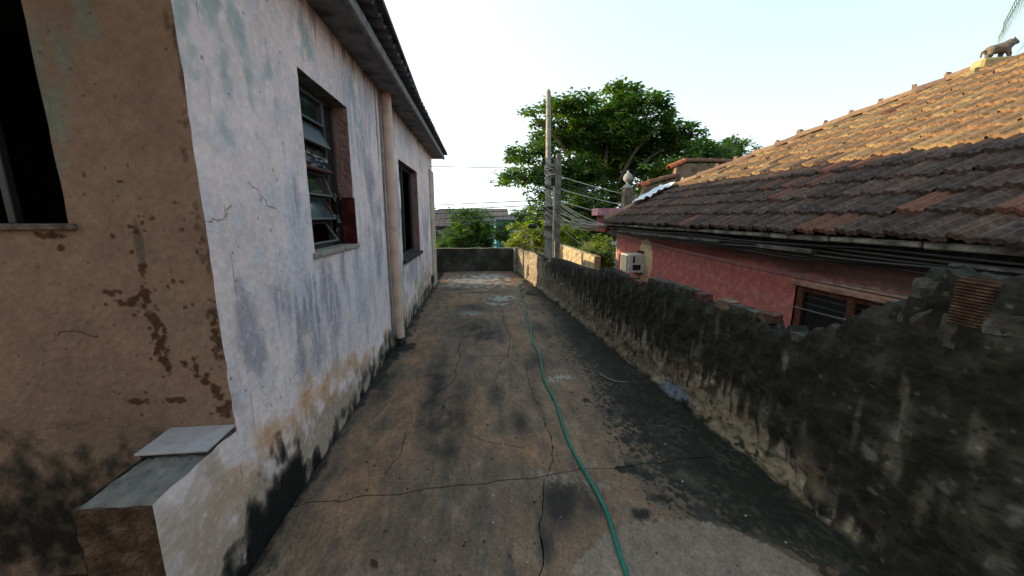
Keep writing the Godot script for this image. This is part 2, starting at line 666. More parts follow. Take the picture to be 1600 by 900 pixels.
# picture x = -z, y = 3.1 - height
func paint_white() -> Painter:
	var p := Painter.new(2048, 768, 1.0, 0.0, 8.8, 3.1, Color(0.94, 0.86, 0.85), 11)
	var big := p.noise(0.9, 0.7, 21)
	var mid := p.noise(0.20, 0.26, 22, 6, 40)
	var streak := p.noise(0.07, 0.7, 23)
	var fine := p.noise(0.03, 0.03, 24, 3)
	var grit := p.noise(0.012, 0.02, 25, 2, 6)
	p.tone(big, 0.10)
	p.layer(streak, 0.55, 0.95, Color(0.82, 0.77, 0.78), 0.4)
	# worn limewash: a greyer undercoat shows through in patches
	p.layer(mid, 0.40, 0.75, Color(0.80, 0.75, 0.77), 0.55)
	p.layer(mid, 0.58, 0.72, Color(0.90, 0.87, 0.89), 0.4, 0.0006)
	p.blob(2.55, 2.05, 0.28, 0.22, Color(0.50, 0.50, 0.50), 0.5, mid, 1.8, 0.6)
	for b in [[1.83, 0.62, 0.10, 0.42], [1.98, 0.55, 0.08, 0.30], [2.26, 0.68, 0.06, 0.22], [1.66, 0.72, 0.08, 0.30], [2.05, 0.95, 0.05, 0.2], [2.75, 0.40, 0.10, 0.16], [3.7, 0.45, 0.16, 0.3], [3.9, 0.9, 0.08, 0.3], [5.2, 0.5, 0.2, 0.3], [7.6, 0.5, 0.2, 0.25]]:
		p.blob(b[0], b[1], b[2], b[3], Color(0.60, 0.68, 0.655), 0.62, mid, 2.0, 0.7)
	for b in [[3.55, 0.55, 0.25, 0.5], [4.1, 0.4, 0.3, 0.45], [6.2, 0.3, 0.6, 0.3]]:
		p.blob(b[0], b[1], b[2], b[3], Color(0.66, 0.68, 0.74), 0.6, streak, 1.8, 0.7)
	var patch := p.noise(0.30, 0.60, 26, 6, 40)
	for b in [[2.35, 1.50, 0.22, 0.40], [2.25, 1.95, 0.25, 0.30], [2.9, 2.05, 0.45, 0.32], [3.6, 2.0, 0.55, 0.45], [4.2, 1.7, 0.30, 0.6], [1.78, 2.10, 0.20, 0.28], [2.6, 2.35, 0.5, 0.25], [4.0, 0.95, 0.25, 0.5], [5.2, 1.6, 0.4, 0.6], [6.3, 2.3, 1.0, 0.3], [8.0, 1.8, 0.6, 0.8]]:
		p.blob(b[0], b[1], b[2], b[3], Color(0.63, 0.595, 0.635), 0.72, patch, 2.2, 0.9)
	p.blob(2.45, 1.75, 0.35, 0.5, Color(0.86, 0.84, 0.87), 0.7, streak, 2.4, 0.5, 0.0008)
	p.blob(3.6, 2.1, 0.8, 0.4, Color(0.84, 0.82, 0.85), 0.6, streak, 2.2, 0.5, 0.0008)
	# tide line of orange salts, bare mortar below it
	var low := [[1.0, 2.66], [1.6, 2.66], [2.2, 2.69], [2.8, 2.73], [3.6, 2.80], [4.6, 2.80], [9.8, 2.72]]
	p.beyond(low, true, 1.0, Color(0.66, 0.57, 0.495), 0.85, mid, 0.34, 0.12, -0.001)
	for b in [[1.56, 2.64, 0.20, 0.15], [1.78, 2.58, 0.13, 0.13], [1.97, 2.64, 0.22, 0.14], [2.22, 2.62, 0.16, 0.14], [2.47, 2.66, 0.24, 0.14], [2.8, 2.68, 0.26, 0.14], [3.1, 2.70, 0.25, 0.13], [3.5, 2.80, 0.3, 0.07], [4.3, 2.82, 0.4, 0.06], [2.35, 2.5, 0.05, 0.12], [1.45, 2.72, 0.1, 0.08]]:
		p.blob(b[0], b[1], b[2], b[3], Color(0.82, 0.60, 0.43), 0.85, mid, 1.3, 1.2)
	p.blob(1.3, 2.75, 0.45, 0.40, Color(0.76, 0.67, 0.60), 0.85, mid, 1.4, 0.6)
	p.blob(5.2, 2.75, 0.5, 0.28, Color(0.66, 0.56, 0.44), 0.6, mid, 1.6, 0.6)
	p.blob(7.4, 2.7, 1.3, 0.3, Color(0.62, 0.55, 0.46), 0.6, mid, 1.6, 0.6)
	p.layer(fine, 0.72, 0.80, Color(0.93, 0.90, 0.88), 0.35)
	# black mould at the foot of the wall
	var foot := [[1.0, 3.0], [1.35, 2.93], [1.55, 2.88], [1.72, 2.80], [1.86, 2.72], [1.97, 2.66], [2.06, 2.78], [2.2, 2.92], [2.45, 3.0], [3.4, 3.02], [4.1, 2.98], [4.4, 2.93], [4.7, 3.0], [9.8, 3.0]]
	p.beyond(foot, true, 1.0, Color(0.27, 0.26, 0.24), 0.75, mid, 0.30, 0.14)
	p.beyond(foot, true, 1.0, Color(0.10, 0.10, 0.092), 0.9, mid, 0.42, 0.16, -0.001)
	for b in [[2.85, 3.02, 0.4, 0.06], [3.5, 2.98, 0.5, 0.07], [4.15, 2.92, 0.3, 0.10], [4.5, 2.9, 0.15, 0.12], [5.1, 3.02, 0.5, 0.08], [6.2, 3.0, 0.7, 0.09], [7.6, 3.0, 0.8, 0.09], [9.0, 3.0, 0.6, 0.1]]:
		p.blob(b[0], b[1], b[2], b[3], Color(0.20, 0.20, 0.19), 0.75, mid, 1.8, 0.9)
	for k in 12:
		p.blob(p.rg.randf_range(1.4, 2.6), p.rg.randf_range(2.6, 3.02), 0.02, 0.05, Color(0.78, 0.73, 0.68), 0.7, fine, 2.0, 0.9, 0.0015)
	# dark runs under the soffit
	for k in 46:
		var x := p.rg.randf_range(1.7, 9.5)
		p.blob(x, 0.14, p.rg.randf_range(0.02, 0.09), p.rg.randf_range(0.06, 0.22), Color(0.50, 0.49, 0.50), 0.55, streak, 1.4, 0.6)
	p.blob(4.45, 0.5, 0.05, 0.5, Color(0.42, 0.41, 0.42), 0.7, streak, 1.4, 0.5)
	var crack := Color(0.52, 0.50, 0.52)
	p.line([Vector2(1.95, 1.35), Vector2(1.985, 1.37), Vector2(2.02, 1.375), Vector2(2.05, 1.41), Vector2(2.085, 1.425), Vector2(2.10, 1.455), Vector2(2.14, 1.46), Vector2(2.18, 1.475)], 0.003, crack, 0.13, 0.008, -0.002)
	p.line([Vector2(1.63, 1.525), Vector2(1.67, 1.515), Vector2(1.70, 1.525), Vector2(1.745, 1.51), Vector2(1.765, 1.48), Vector2(1.80, 1.455)], 0.003, crack, 0.13, 0.008, -0.002)
	p.line([Vector2(2.1, 2.42), Vector2(2.22, 2.41), Vector2(2.35, 2.36), Vector2(2.42, 2.35), Vector2(2.5, 2.28)], 0.003, crack, 0.12, 0.015, -0.001)
	p.specks(500, 0.002, 0.006, Color(0.35, 0.33, 0.33), 0.6)
	p.tone(fine, 0.10)
	p.tone(grit, 0.06)
	p.relief(mid, 0.004)
	p.relief(fine, 0.003)
	p.relief(grit, 0.0012)
	return p

# picture x = x, y = z
func paint_floor() -> Painter:
	var p := Painter.new(1024, 2048, -1.3, -11.4, 3.6, 10.8, Color(0.495, 0.405, 0.335), 12)
	var big := p.noise(0.9, 1.3, 31)
	var mid := p.noise(0.22, 0.32, 32, 6, 40)
	var fine := p.noise(0.05, 0.05, 33, 3)
	var grit := p.noise(0.012, 0.016, 34, 2, 5)
	var wear := p.noise(0.12, 0.9, 35)
	p.layer(big, 0.35, 0.75, Color(0.42, 0.355, 0.305), 0.8)
	p.layer(wear, 0.55, 0.85, Color(0.30, 0.285, 0.27), 0.5)
	p.layer(mid, 0.58, 0.85, Color(0.53, 0.465, 0.40), 0.4)
	# rusty earth washed along the house side
	for b in [[-0.62, -3.2, 0.35, 0.9], [-0.72, -2.2, 0.25, 0.6], [-0.75, -4.6, 0.25, 0.8], [-0.1, -2.9, 0.25, 0.5], [0.30, -2.4, 0.3, 0.3], [-0.3, -7.0, 0.5, 0.5], [0.5, -5.0, 0.16, 0.9]]:
		p.blob(b[0], b[1], b[2], b[3], Color(0.56, 0.42, 0.325), 0.75, mid, 1.4, 1.0)
	# sky sheen on the wet far floor put into colour, plus pale patches
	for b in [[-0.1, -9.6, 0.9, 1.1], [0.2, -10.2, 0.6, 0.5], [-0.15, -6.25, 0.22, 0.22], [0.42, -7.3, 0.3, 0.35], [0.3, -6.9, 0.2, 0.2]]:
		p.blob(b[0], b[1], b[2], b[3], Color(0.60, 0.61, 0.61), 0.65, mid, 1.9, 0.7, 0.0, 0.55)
	# dark algae where water stands
	for b in [[-0.1, -5.4, 0.50, 0.75], [-0.15, -6.6, 0.42, 0.5], [0.1, -5.0, 0.3, 0.4], [0.85, -5.2, 0.18, 0.5], [-0.47, -3.95, 0.15, 0.7], [-0.42, -3.3, 0.15, 0.7], [-0.38, -2.8, 0.13, 0.5], [-0.19, -3.1, 0.13, 0.65], [-0.22, -2.5, 0.14, 0.45], [0.13, -3.2, 0.09, 0.32], [0.3, -2.75, 0.08, 0.3], [0.46, -1.80, 0.26, 0.26], [0.5, -1.93, 0.25, 0.18], [0.3, -1.62, 0.05, 0.2], [0.6, -4.0, 0.16, 0.35], [0.0, -8.0, 0.7, 0.12], [-0.5, -8.4, 0.4, 0.2]]:
		p.blob(b[0], b[1], b[2], b[3], Color(0.165, 0.158, 0.150), 0.78, mid, 1.3, 1.1)
	var edge := [[-11.4, 0.95], [-9.5, 1.05], [-7.9, 1.00], [-7.06, 1.12], [-5.68, 1.10], [-4.74, 1.02], [-4.04, 1.02], [-3.51, 1.10], [-2.87, 0.98], [-2.41, 1.03], [-2.09, 0.98], [-1.78, 1.07], [-1.56, 1.22], [-1.36, 1.45], [-0.6, 1.5]]
	p.beyond(edge, false, 1.0, Color(0.165, 0.163, 0.150), 0.75, mid, 0.8, 0.34)
	p.beyond(edge, false, 1.0, Color(0.125, 0.127, 0.115), 0.75, fine, 0.75, 0.22)
	p.beyond(edge, false, 1.0, Color(0.10, 0.125, 0.085), 0.4, fine, 0.9, 0.3)
	for k in 150:
		p.blob(p.rg.randf_range(1.05, 1.8), p.rg.randf_range(-7.0, -1.3), p.rg.randf_range(0.03, 0.10), p.rg.randf_range(0.04, 0.22), Color(0.27, 0.265, 0.235), 0.5, fine, 2.4, 1.2)
	for k in 10:
		p.blob(p.rg.randf_range(1.15, 1.75), p.rg.randf_range(-3.0, -1.3), p.rg.randf_range(0.03, 0.10), p.rg.randf_range(0.03, 0.12), Color(0.31, 0.30, 0.265), 0.5, mid, 2.2, 1.0)
	for k in 24:
		p.blob(p.rg.randf_range(0.85, 1.25), p.rg.randf_range(-3.2, -1.4), p.rg.randf_range(0.02, 0.08), p.rg.randf_range(0.02, 0.06), Color(0.15, 0.148, 0.14), 0.85, mid, 2.0, 0.5)
	# the line of dirt along the foot of the house
	p.beyond([[-11.4, -0.98], [-6, -0.98], [-4.5, -0.93], [-3, -1.02], [-2, -1.0], [-0.6, -1.02]], false, -1.0, Color(0.16, 0.155, 0.145), 0.85, mid, 0.16, 0.05)
	p.blob(-0.95, -4.55, 0.16, 0.25, Color(0.14, 0.135, 0.13), 0.85, mid, 1.4, 0.5)
	p.blob(-0.93, -3.5, 0.12, 0.5, Color(0.18, 0.175, 0.165), 0.7, mid, 1.6, 0.6)
	# round clean mark where a tank stood
	p.blob(0.93, -1.16, 0.62, 0.55, Color(0.51, 0.455, 0.405), 0.97, fine, 0.10, 0.04)
	p.blob(0.93, -1.16, 0.55, 0.48, Color(0.48, 0.44, 0.40), 0.5, big, 1.6, 0.8)
	# lime bloom beside the joint, a splash of paint
	for b in [[0.5, -2.05, 0.12, 0.07], [0.36, -2.12, 0.14, 0.03], [0.7, -1.99, 0.10, 0.05]]:
		p.blob(b[0], b[1], b[2], b[3], Color(0.56, 0.53, 0.51), 0.6, fine, 2.0, 1.2)
	for b in [[0.80, -3.56, 0.13, 0.06], [0.70, -3.50, 0.06, 0.07]]:
		p.blob(b[0], b[1], b[2], b[3], Color(0.64, 0.64, 0.63), 0.75, fine, 2.2, 0.9)
	# hairlines (the wide cracks and the joints are gaps between the slabs)
	var ck := Color(0.20, 0.185, 0.17)
	p.line([Vector2(-0.25, -4.7), Vector2(-0.26, -4.06), Vector2(-0.27, -3.63), Vector2(-0.33, -3.42), Vector2(-0.45, -3.2)], 0.008, ck, 0.35, 0.02, -0.002)
	p.line([Vector2(-0.58, -2.72), Vector2(-0.56, -2.4), Vector2(-0.62, -2.15)], 0.005, ck, 0.22, 0.012, -0.002)
	p.line([Vector2(0.31, -4.22), Vector2(0.2, -3.9), Vector2(0.12, -3.5), Vector2(0.13, -3.3)], 0.005, ck, 0.25, 0.02, -0.002)
	p.line([Vector2(0.48, -3.45), Vector2(0.62, -3.5), Vector2(0.75, -3.55)], 0.005, ck, 0.25, 0.02, -0.002)
	p.line([Vector2(0.3, -2.4), Vector2(0.02, -2.5), Vector2(-0.1, -2.6)], 0.004, ck, 0.35, 0.01, -0.001)
	p.specks(700, 0.002, 0.007, Color(0.14, 0.13, 0.12), 0.8)
	p.specks(180, 0.002, 0.005, Color(0.66, 0.64, 0.60), 0.7)
	p.tone(mid, 0.22)
	p.tone(fine, 0.20)
	p.tone(grit, 0.30)
	for i in p.c.size(): p.c[i] *= 0.96
	p.relief(mid, 0.006)
	p.relief(fine, 0.006)
	p.relief(grit, 0.0025)
	return p

# picture x = -z, y = 1.5 - height
func paint_parapet() -> Painter:
	var p := Painter.new(2048, 300, -1.7, 0.0, 13.2, 1.5, Color(0.62, 0.575, 0.50), 13)
	var mid := p.noise(0.18, 0.24, 41, 6, 40)
	var streak := p.noise(0.05, 0.5, 42)
	var fine := p.noise(0.035, 0.035, 43, 3)
	var big := p.noise(0.8, 0.5, 44)
	var grit := p.noise(0.014, 0.014, 45, 2, 5)
	p.layer(big, 0.4, 0.7, Color(0.54, 0.485, 0.41), 0.7)
	# mould running down from the broken top
	var top := [[-1.7, 2.0], [1.4, 1.6], [1.9, 1.35], [2.4, 1.22], [3.0, 1.25], [3.6, 1.22], [4.4, 1.25], [5.2, 1.2], [6.2, 1.15], [7.2, 1.1], [7.9, 1.0], [8.4, 0.72], [9.2, 0.68], [9.8, 0.82], [11.5, 0.9]]
	p.beyond(top, true, -1.0, Color(0.150, 0.143, 0.130), 0.88, streak, 0.55, 0.16)
	p.beyond(top, true, -1.0, Color(0.12, 0.125, 0.095), 0.6, mid, 1.2, 0.25)
	for b in [[1.53, 0.62, 0.10, 0.30], [1.42, 0.9, 0.14, 0.16], [1.74, 0.42, 0.05, 0.14], [1.0, 0.75, 0.2, 0.25], [0.6, 0.4, 0.2, 0.2], [0.9, 1.1, 0.25, 0.2], [1.15, 0.35, 0.10, 0.12], [0.3, 0.9, 0.3, 0.3], [2.7, 0.62, 0.1, 0.12]]:
		p.blob(b[0], b[1], b[2], b[3], Color(0.33, 0.32, 0.30), 0.5, mid, 2.0, 0.9)
	for k in 70:
		p.blob(p.rg.randf_range(0.0, 8.5), p.rg.randf_range(0.6, 1.2), p.rg.randf_range(0.015, 0.05), p.rg.randf_range(0.05, 0.22), Color(0.46, 0.44, 0.39), 0.55, streak, 1.8, 0.8)
	for k in 30:
		p.blob(p.rg.randf_range(-0.5, 2.4), p.rg.randf_range(0.2, 1.3), p.rg.randf_range(0.02, 0.07), p.rg.randf_range(0.015, 0.05), Color(0.44, 0.44, 0.43), 0.6, fine, 2.2, 0.7)
	# bare render low down, a newer cement patch, a broken skirting edge
	for b in [[4.5, 1.38, 0.6, 0.16], [3.7, 1.38, 0.5, 0.18], [3.0, 1.25, 0.28, 0.20], [2.76, 1.08, 0.10, 0.18], [5.6, 1.35, 0.7, 0.2], [6.6, 1.3, 0.6, 0.25], [7.5, 1.25, 0.5, 0.25], [1.75, 1.28, 0.16, 0.14]]:
		p.blob(b[0], b[1], b[2], b[3], Color(0.44, 0.39, 0.325), 0.75, mid, 1.5, 0.7)
	p.blob(3.0, 1.46, 0.26, 0.10, Color(0.46, 0.49, 0.54), 0.95, fine, 0.5, 0.15, 0.004)
	for b in [[2.55, 1.38, 0.22, 0.05], [2.25, 1.40, 0.20, 0.05], [1.95, 1.42, 0.16, 0.05], [2.0, 1.46, 0.08, 0.04], [1.8, 1.45, 0.1, 0.04]]:
		p.blob(b[0], b[1], b[2], b[3], Color(0.55, 0.50, 0.40), 0.85, fine, 2.0, 0.4, 0.003)
	p.beyond([[-1.7, 1.40], [1.2, 1.42], [2.0, 1.47], [2.8, 1.46], [4, 1.47], [11.5, 1.47]], true, 1.0, Color(0.13, 0.13, 0.12), 0.9, mid, 0.12, 0.05)
	var crust := p.noise(0.06, 0.07, 46, 5, 24)
	p.layer(crust, 0.60, 0.68, Color(0.30, 0.29, 0.265), 0.28, 0.002)
	p.layer(crust, 0.30, 0.24, Color(0.09, 0.09, 0.08), 0.6, -0.002)
	p.specks(700, 0.003, 0.008, Color(0.55, 0.54, 0.50), 0.5)
	p.specks(1200, 0.003, 0.010, Color(0.08, 0.08, 0.075), 0.7)
	p.tone(mid, 0.25)
	p.tone(fine, 0.35)
	for i in p.c.size(): p.c[i] *= 0.90
	p.relief(mid, 0.012)
	p.relief(fine, 0.010)
	p.relief(grit, 0.004)
	return p

# picture x = x, y = 3 - height
func paint_brown() -> Painter:
	var p := Painter.new(640, 960, -3.1, 0.0, 2.02, 3.0, Color(0.54, 0.445, 0.385), 14)
	var big := p.noise(0.5, 0.6, 51)
	var mid := p.noise(0.14, 0.17, 52, 6, 40)
	var fine := p.noise(0.025, 0.025, 53, 3)
	var grit := p.noise(0.010, 0.010, 54, 2, 5)
	p.tone(big, 0.16)
	p.layer(big, 0.55, 0.85, Color(0.50, 0.43, 0.37), 0.6)
	for b in [[-1.56, 0.95, 0.07, 0.30], [-1.38, 0.66, 0.06, 0.2], [-1.48, 0.8, 0.08, 0.18], [-1.60, 1.15, 0.06, 0.14], [-1.75, 0.5, 0.15, 0.3], [-1.3, 0.5, 0.08, 0.12]]:
		p.blob(b[0], b[1], b[2], b[3], Color(0.45, 0.48, 0.435), 0.75, mid, 1.8, 0.9)
	p.blob(-1.335, 1.50, 0.02, 0.10, Color(0.38, 0.35, 0.31), 0.8, fine, 0.4, 0.2)
	p.blob(-1.6, 2.35, 0.6, 0.28, Color(0.42, 0.365, 0.32), 0.6, mid, 1.5, 0.8)
	p.blob(-1.9, 2.75, 0.95, 0.45, Color(0.105, 0.10, 0.088), 0.95, mid, 1.2, 0.9)
	# paint flaked off down to brown mortar
	var rust := Color(0.285, 0.19, 0.125)
	for b in [[-1.395, 1.735, 0.05, 0.022], [-1.345, 1.72, 0.025, 0.05], [-1.33, 1.83, 0.026, 0.10], [-1.32, 1.93, 0.025, 0.08], [-1.315, 2.0, 0.02, 0.05], [-1.335, 1.60, 0.015, 0.03], [-1.35, 1.44, 0.012, 0.008], [-1.37, 1.54, 0.012, 0.01], [-1.34, 1.46, 0.02, 0.01], [-1.20, 2.03, 0.015, 0.04], [-1.17, 2.08, 0.02, 0.03], [-1.13, 2.15, 0.02, 0.03], [-1.15, 2.12, 0.02, 0.02], [-1.24, 2.01, 0.02, 0.015], [-1.47, 1.70, 0.03, 0.015], [-1.60, 1.475, 0.04, 0.012], [-1.66, 1.47, 0.05, 0.012], [-1.62, 1.52, 0.015, 0.01], [-1.37, 1.27, 0.006, 0.006], [-1.355, 1.27, 0.006, 0.006], [-1.45, 2.17, 0.05, 0.015], [-1.3, 2.17, 0.06, 0.012], [-1.10, 1.9, 0.02, 0.12], [-1.11, 2.22, 0.03, 0.04]]:
		p.blob(b[0], b[1], b[2], b[3], rust, 0.9, fine, 2.2, 0.4, -0.002)
	for k in 50:
		p.blob(p.rg.randf_range(-1.5, -1.09), p.rg.randf_range(1.2, 2.25), p.rg.randf_range(0.003, 0.012), p.rg.randf_range(0.003, 0.012), rust, 0.8, fine, 1.8, 0.5, -0.001)
	for k in 40:
		p.blob(p.rg.randf_range(-1.12, -1.075), p.rg.randf_range(0.1, 2.25), 0.012, p.rg.randf_range(0.01, 0.05), Color(0.33, 0.26, 0.21), 0.6, fine, 1.8, 0.6, -0.002)
	p.line([Vector2(-1.7, 1.87), Vector2(-1.62, 1.86), Vector2(-1.55, 1.88)], 0.004, rust, 0.5)
	p.specks(240, 0.002, 0.004, Color(0.25, 0.19, 0.15), 0.6)
	p.tone(mid, 0.12)
	p.tone(fine, 0.14)
	p.tone(grit, 0.10)
	p.relief(mid, 0.003)
	p.relief(fine, 0.0035)
	p.relief(grit, 0.0015)
	return p

# picture x = -z, y = 1.6 - height
func paint_red() -> Painter:
	var p := Painter.new(1536, 288, -3.2, 0.0, 13.0, 2.4, Color(0.60, 0.35, 0.335), 15)
	var big := p.noise(0.8, 0.5, 61)
	var mid := p.noise(0.15, 0.15, 62)
	var fine := p.noise(0.03, 0.03, 63, 3)
	p.layer(big, 0.4, 0.75, Color(0.60, 0.37, 0.35), 0.7)
	p.layer(mid, 0.6, 0.8, Color(0.70, 0.43, 0.41), 0.5)
	# band below the eave: dirt with the eave's shadow put into the colour
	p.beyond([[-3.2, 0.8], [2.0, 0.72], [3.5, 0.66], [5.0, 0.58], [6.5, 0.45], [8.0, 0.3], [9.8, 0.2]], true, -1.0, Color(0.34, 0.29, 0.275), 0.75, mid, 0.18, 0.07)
	# cement round the air conditioner
	p.blob(7.85, 0.95, 0.36, 0.50, Color(0.76, 0.68, 0.54), 0.95, fine, 0.35, 0.08, 0.003)
	p.blob(7.75, 1.4, 0.18, 0.4, Color(0.66, 0.42, 0.36), 0.7, mid, 1.0, 0.4)
	for k in 34:
		p.blob(p.rg.randf_range(3.5, 8.0), p.rg.randf_range(0.8, 1.5), p.rg.randf_range(0.008, 0.03), p.rg.randf_range(0.006, 0.02), Color(0.72, 0.55, 0.50), 0.8, fine, 2.0, 0.4, -0.002)
	for b in [[2.9, 0.68, 1.0, 0.05], [3.3, 0.70, 0.6, 0.05], [9.5, 1.0, 0.05, 1.2]]:
		p.blob(b[0], b[1], b[2], b[3], Color(0.66, 0.55, 0.50), 0.75, fine, 1.0, 0.4)
	p.line([Vector2(7.0, 0.75), Vector2(6.0, 0.85), Vector2(5.2, 0.93)], 0.012, Color(0.64, 0.40, 0.38), 0.6)
	p.specks(160, 0.004, 0.01, Color(0.25, 0.15, 0.14), 0.7)
	p.tone(mid, 0.16)
	p.tone(fine, 0.12)
	p.relief(mid, 0.004)
	p.relief(fine, 0.003)
	return p

# ------------------------------------------------------------------ ground and terrace
func wall_line(z: float) -> float:      # inner face of the side parapet
	return 1.958 + 0.0759 * z

func ground_and_terrace() -> void:
	var st := mb()
	var n := 24
	for i in n:
		for j in n:
			var a := Vector3(-400 + 800.0 * i / n, GROUND_Y, -600 + 800.0 * j / n)
			var d := 800.0 / n
			q4(st, a, a + Vector3(d, 0, 0), a + Vector3(d, 0, d), a + Vector3(0, 0, d), Vector3.UP)
	var g := solo("ground", st.commit(), M.street, "", "")
	g.set_meta("kind", "structure")
	# terrace body: packed earth and concrete up to just under the slabs
	var t := structure("terrace_floor", Vector3(0, 0, -5))
	st = mb()
	var rim := [Vector3(-6, 0, -11.3), Vector3(wall_line(-11.3) + 0.03, 0, -11.3), Vector3(wall_line(3.5) + 0.03, 0, 3.5), Vector3(-6, 0, 3.5)]
	var dn := Vector3(0, GROUND_Y, 0)
	var tp := Vector3(0, -0.028, 0)
	q4(st, rim[0] + tp, rim[1] + tp, rim[2] + tp, rim[3] + tp, Vector3.UP)
	for i in 4:
		var e: Vector3 = rim[(i + 1) % 4] - rim[i]
		q4(st, rim[i] + tp, rim[(i + 1) % 4] + tp, rim[(i + 1) % 4] + dn, rim[i] + dn, Vector3(e.z, 0, -e.x))
	part(t, "terrace_body", st.commit(), M.dirt)
	var jz := [-11.18, -7.94, -4.22, -3.44, -2.08, 3.4]
	var nz := FastNoiseLite.new()
	nz.seed = 5
	nz.frequency = 2.2
	nz.fractal_octaves = 4
	var joint := func(k: int, x: float) -> float:
		if k == 0 or k == 5: return jz[k]
		var tilt: float = [0.0, -0.10, 0.02, 0.16, -0.09, 0.0][k]
		return jz[k] + tilt * (x - 0.2) + nz.get_noise_2d(x * 1.4, k * 37.0) * 0.035 + nz.get_noise_2d(x * 9.0, k * 11.0) * 0.012
	var ctrl := [[-11.2, 0.30], [-7.9, 0.33], [-6.37, 0.38], [-5.57, 0.36], [-4.94, 0.40], [-4.43, 0.35], [-4.22, 0.31], [-3.99, 0.38], [-3.87, 0.49], [-3.57, 0.46], [-3.35, 0.47], [-3.13, 0.47], [-2.92, 0.50], [-2.72, 0.49], [-2.46, 0.50], [-2.27, 0.47], [-2.09, 0.41], [-2.05, 0.375], [-1.85, 0.33], [-1.68, 0.28], [-1.53, 0.285], [-1.43, 0.25], [-0.5, 0.2], [3.4, 0.2]]
	var crack := func(z: float) -> float:
		var v: float = ctrl[0][1]
		for k in ctrl.size() - 1:
			if z >= ctrl[k][0] and z <= ctrl[k + 1][0]: v = lerpf(ctrl[k][1], ctrl[k + 1][1], (z - ctrl[k][0]) / (ctrl[k + 1][0] - ctrl[k][0]))
		return v + nz.get_noise_2d(z * 6.0, 900.0) * 0.018 + nz.get_noise_2d(z * 22.0, 300.0) * 0.006
	for k in 5:
		var split := k > 0
		for side in (2 if split else 1):
			var x0 := -1.07
			var gap := 0.0014 if k < 3 else 0.0018
			var poly := PackedVector2Array()
			var lo := x0
			# far edge left to right, right edge, near edge right to left, left edge
			var xr_far: float = wall_line(jz[k]) - 0.004
			var xr_near: float = wall_line(jz[k + 1]) - 0.004
			var gw := func(z: float) -> float: return (0.0014 + 0.004 * absf(nz.get_noise_1d(z * 3.0)) + 0.004 * maxf(0.0, nz.get_noise_1d(z * 17.0 + 70.0))) if z > -6.5 else 0.0010
			var fa: float = lo if side == 0 else (crack.call(jz[k]) + gw.call(jz[k]))
			var fb: float = (crack.call(jz[k]) - gw.call(jz[k])) if (split and side == 0) else xr_far
			for i in 41:
				var x := lerpf(fa, fb, i / 40.0)
				poly.append(Vector2(x, joint.call(k, x) + (gap if k > 0 else 0.0)))
			if split and side == 0:
				var z0: float = poly[40].y
				var z1: float = joint.call(k + 1, crack.call(jz[k + 1])) - gap
				for i in range(1, 90):
					var z := lerpf(z0, z1, i / 90.0)
					poly.append(Vector2(crack.call(z) - gw.call(z), z))
			var na: float = lo if side == 0 else (crack.call(jz[k + 1]) + gw.call(jz[k + 1]))
			var nb: float = (crack.call(jz[k + 1]) - gw.call(jz[k + 1])) if (split and side == 0) else xr_near
			for i in 41:
				var x := lerpf(nb, na, i / 40.0)
				poly.append(Vector2(x, joint.call(k + 1, x) - (gap if k < 4 else 0.0)))
			if side == 1:
				var z1: float = poly[poly.size() - 1].y
				var z0: float = poly[0].y
				for i in range(1, 90):
					var z := lerpf(z1, z0, i / 90.0)
					poly.append(Vector2(crack.call(z) + gw.call(z), z))
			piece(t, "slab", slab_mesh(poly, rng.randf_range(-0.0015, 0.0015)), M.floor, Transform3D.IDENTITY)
	# the yard to the left of the low wall, and the strip behind the house
	piece(t, "slab", slab_mesh(PackedVector2Array([Vector2(-6, CORNER_Z), Vector2(-1.085, CORNER_Z), Vector2(-1.085, 3.4), Vector2(-6, 3.4)]), 0.0), M.floor, Transform3D.IDENTITY)
	piece(t, "slab", slab_mesh(PackedVector2Array([Vector2(-6, -11.18), Vector2(-1.085, -11.18), Vector2(-1.085, END_Z), Vector2(-6, END_Z)]), 0.0), M.floor, Transform3D.IDENTITY)

func slab_mesh(poly: PackedVector2Array, dy: float) -> Mesh:
	var st := mb()
	var uvf := func(p: Vector2) -> Vector2: return Vector2((p.x + 1.3) / 3.6, (p.y + 11.4) / 10.8)
	var idx := Geometry2D.triangulate_polygon(poly)
	for i in range(0, idx.size(), 3):
		var a := poly[idx[i]]
		var b := poly[idx[i + 1]]
		var c := poly[idx[i + 2]]
		if (b - a).cross(c - a) < 0.0:
			var tmp := b
			b = c
			c = tmp
		for v: Vector2 in [a, b, c]:
			st.set_normal(Vector3.UP)
			st.set_tangent(Plane(1, 0, 0, 1))
			st.set_uv(uvf.call(v))
			st.add_vertex(Vector3(v.x, dy, v.y))
	for i in poly.size():
		var a := poly[i]
		var b := poly[(i + 1) % poly.size()]
		var nn := Vector3(b.y - a.y, 0, a.x - b.x).normalized()
		for v: Vector3 in [Vector3(a.x, dy, a.y), Vector3(b.x, dy, b.y), Vector3(b.x, dy - 0.026, b.y), Vector3(a.x, dy, a.y), Vector3(b.x, dy - 0.026, b.y), Vector3(a.x, dy - 0.026, a.y)]:
			st.set_normal(nn)
			st.set_tangent(Plane(1, 0, 0, 1))
			st.set_uv(uvf.call(Vector2(v.x, v.z)))
			st.add_vertex(v)
	return st.commit()

# ------------------------------------------------------------------ the white house
func plaster_noise(seed_: int, freq: float) -> FastNoiseLite:
	var n := FastNoiseLite.new()
	n.seed = seed_
	n.frequency = freq
	n.fractal_octaves = 3
	return n

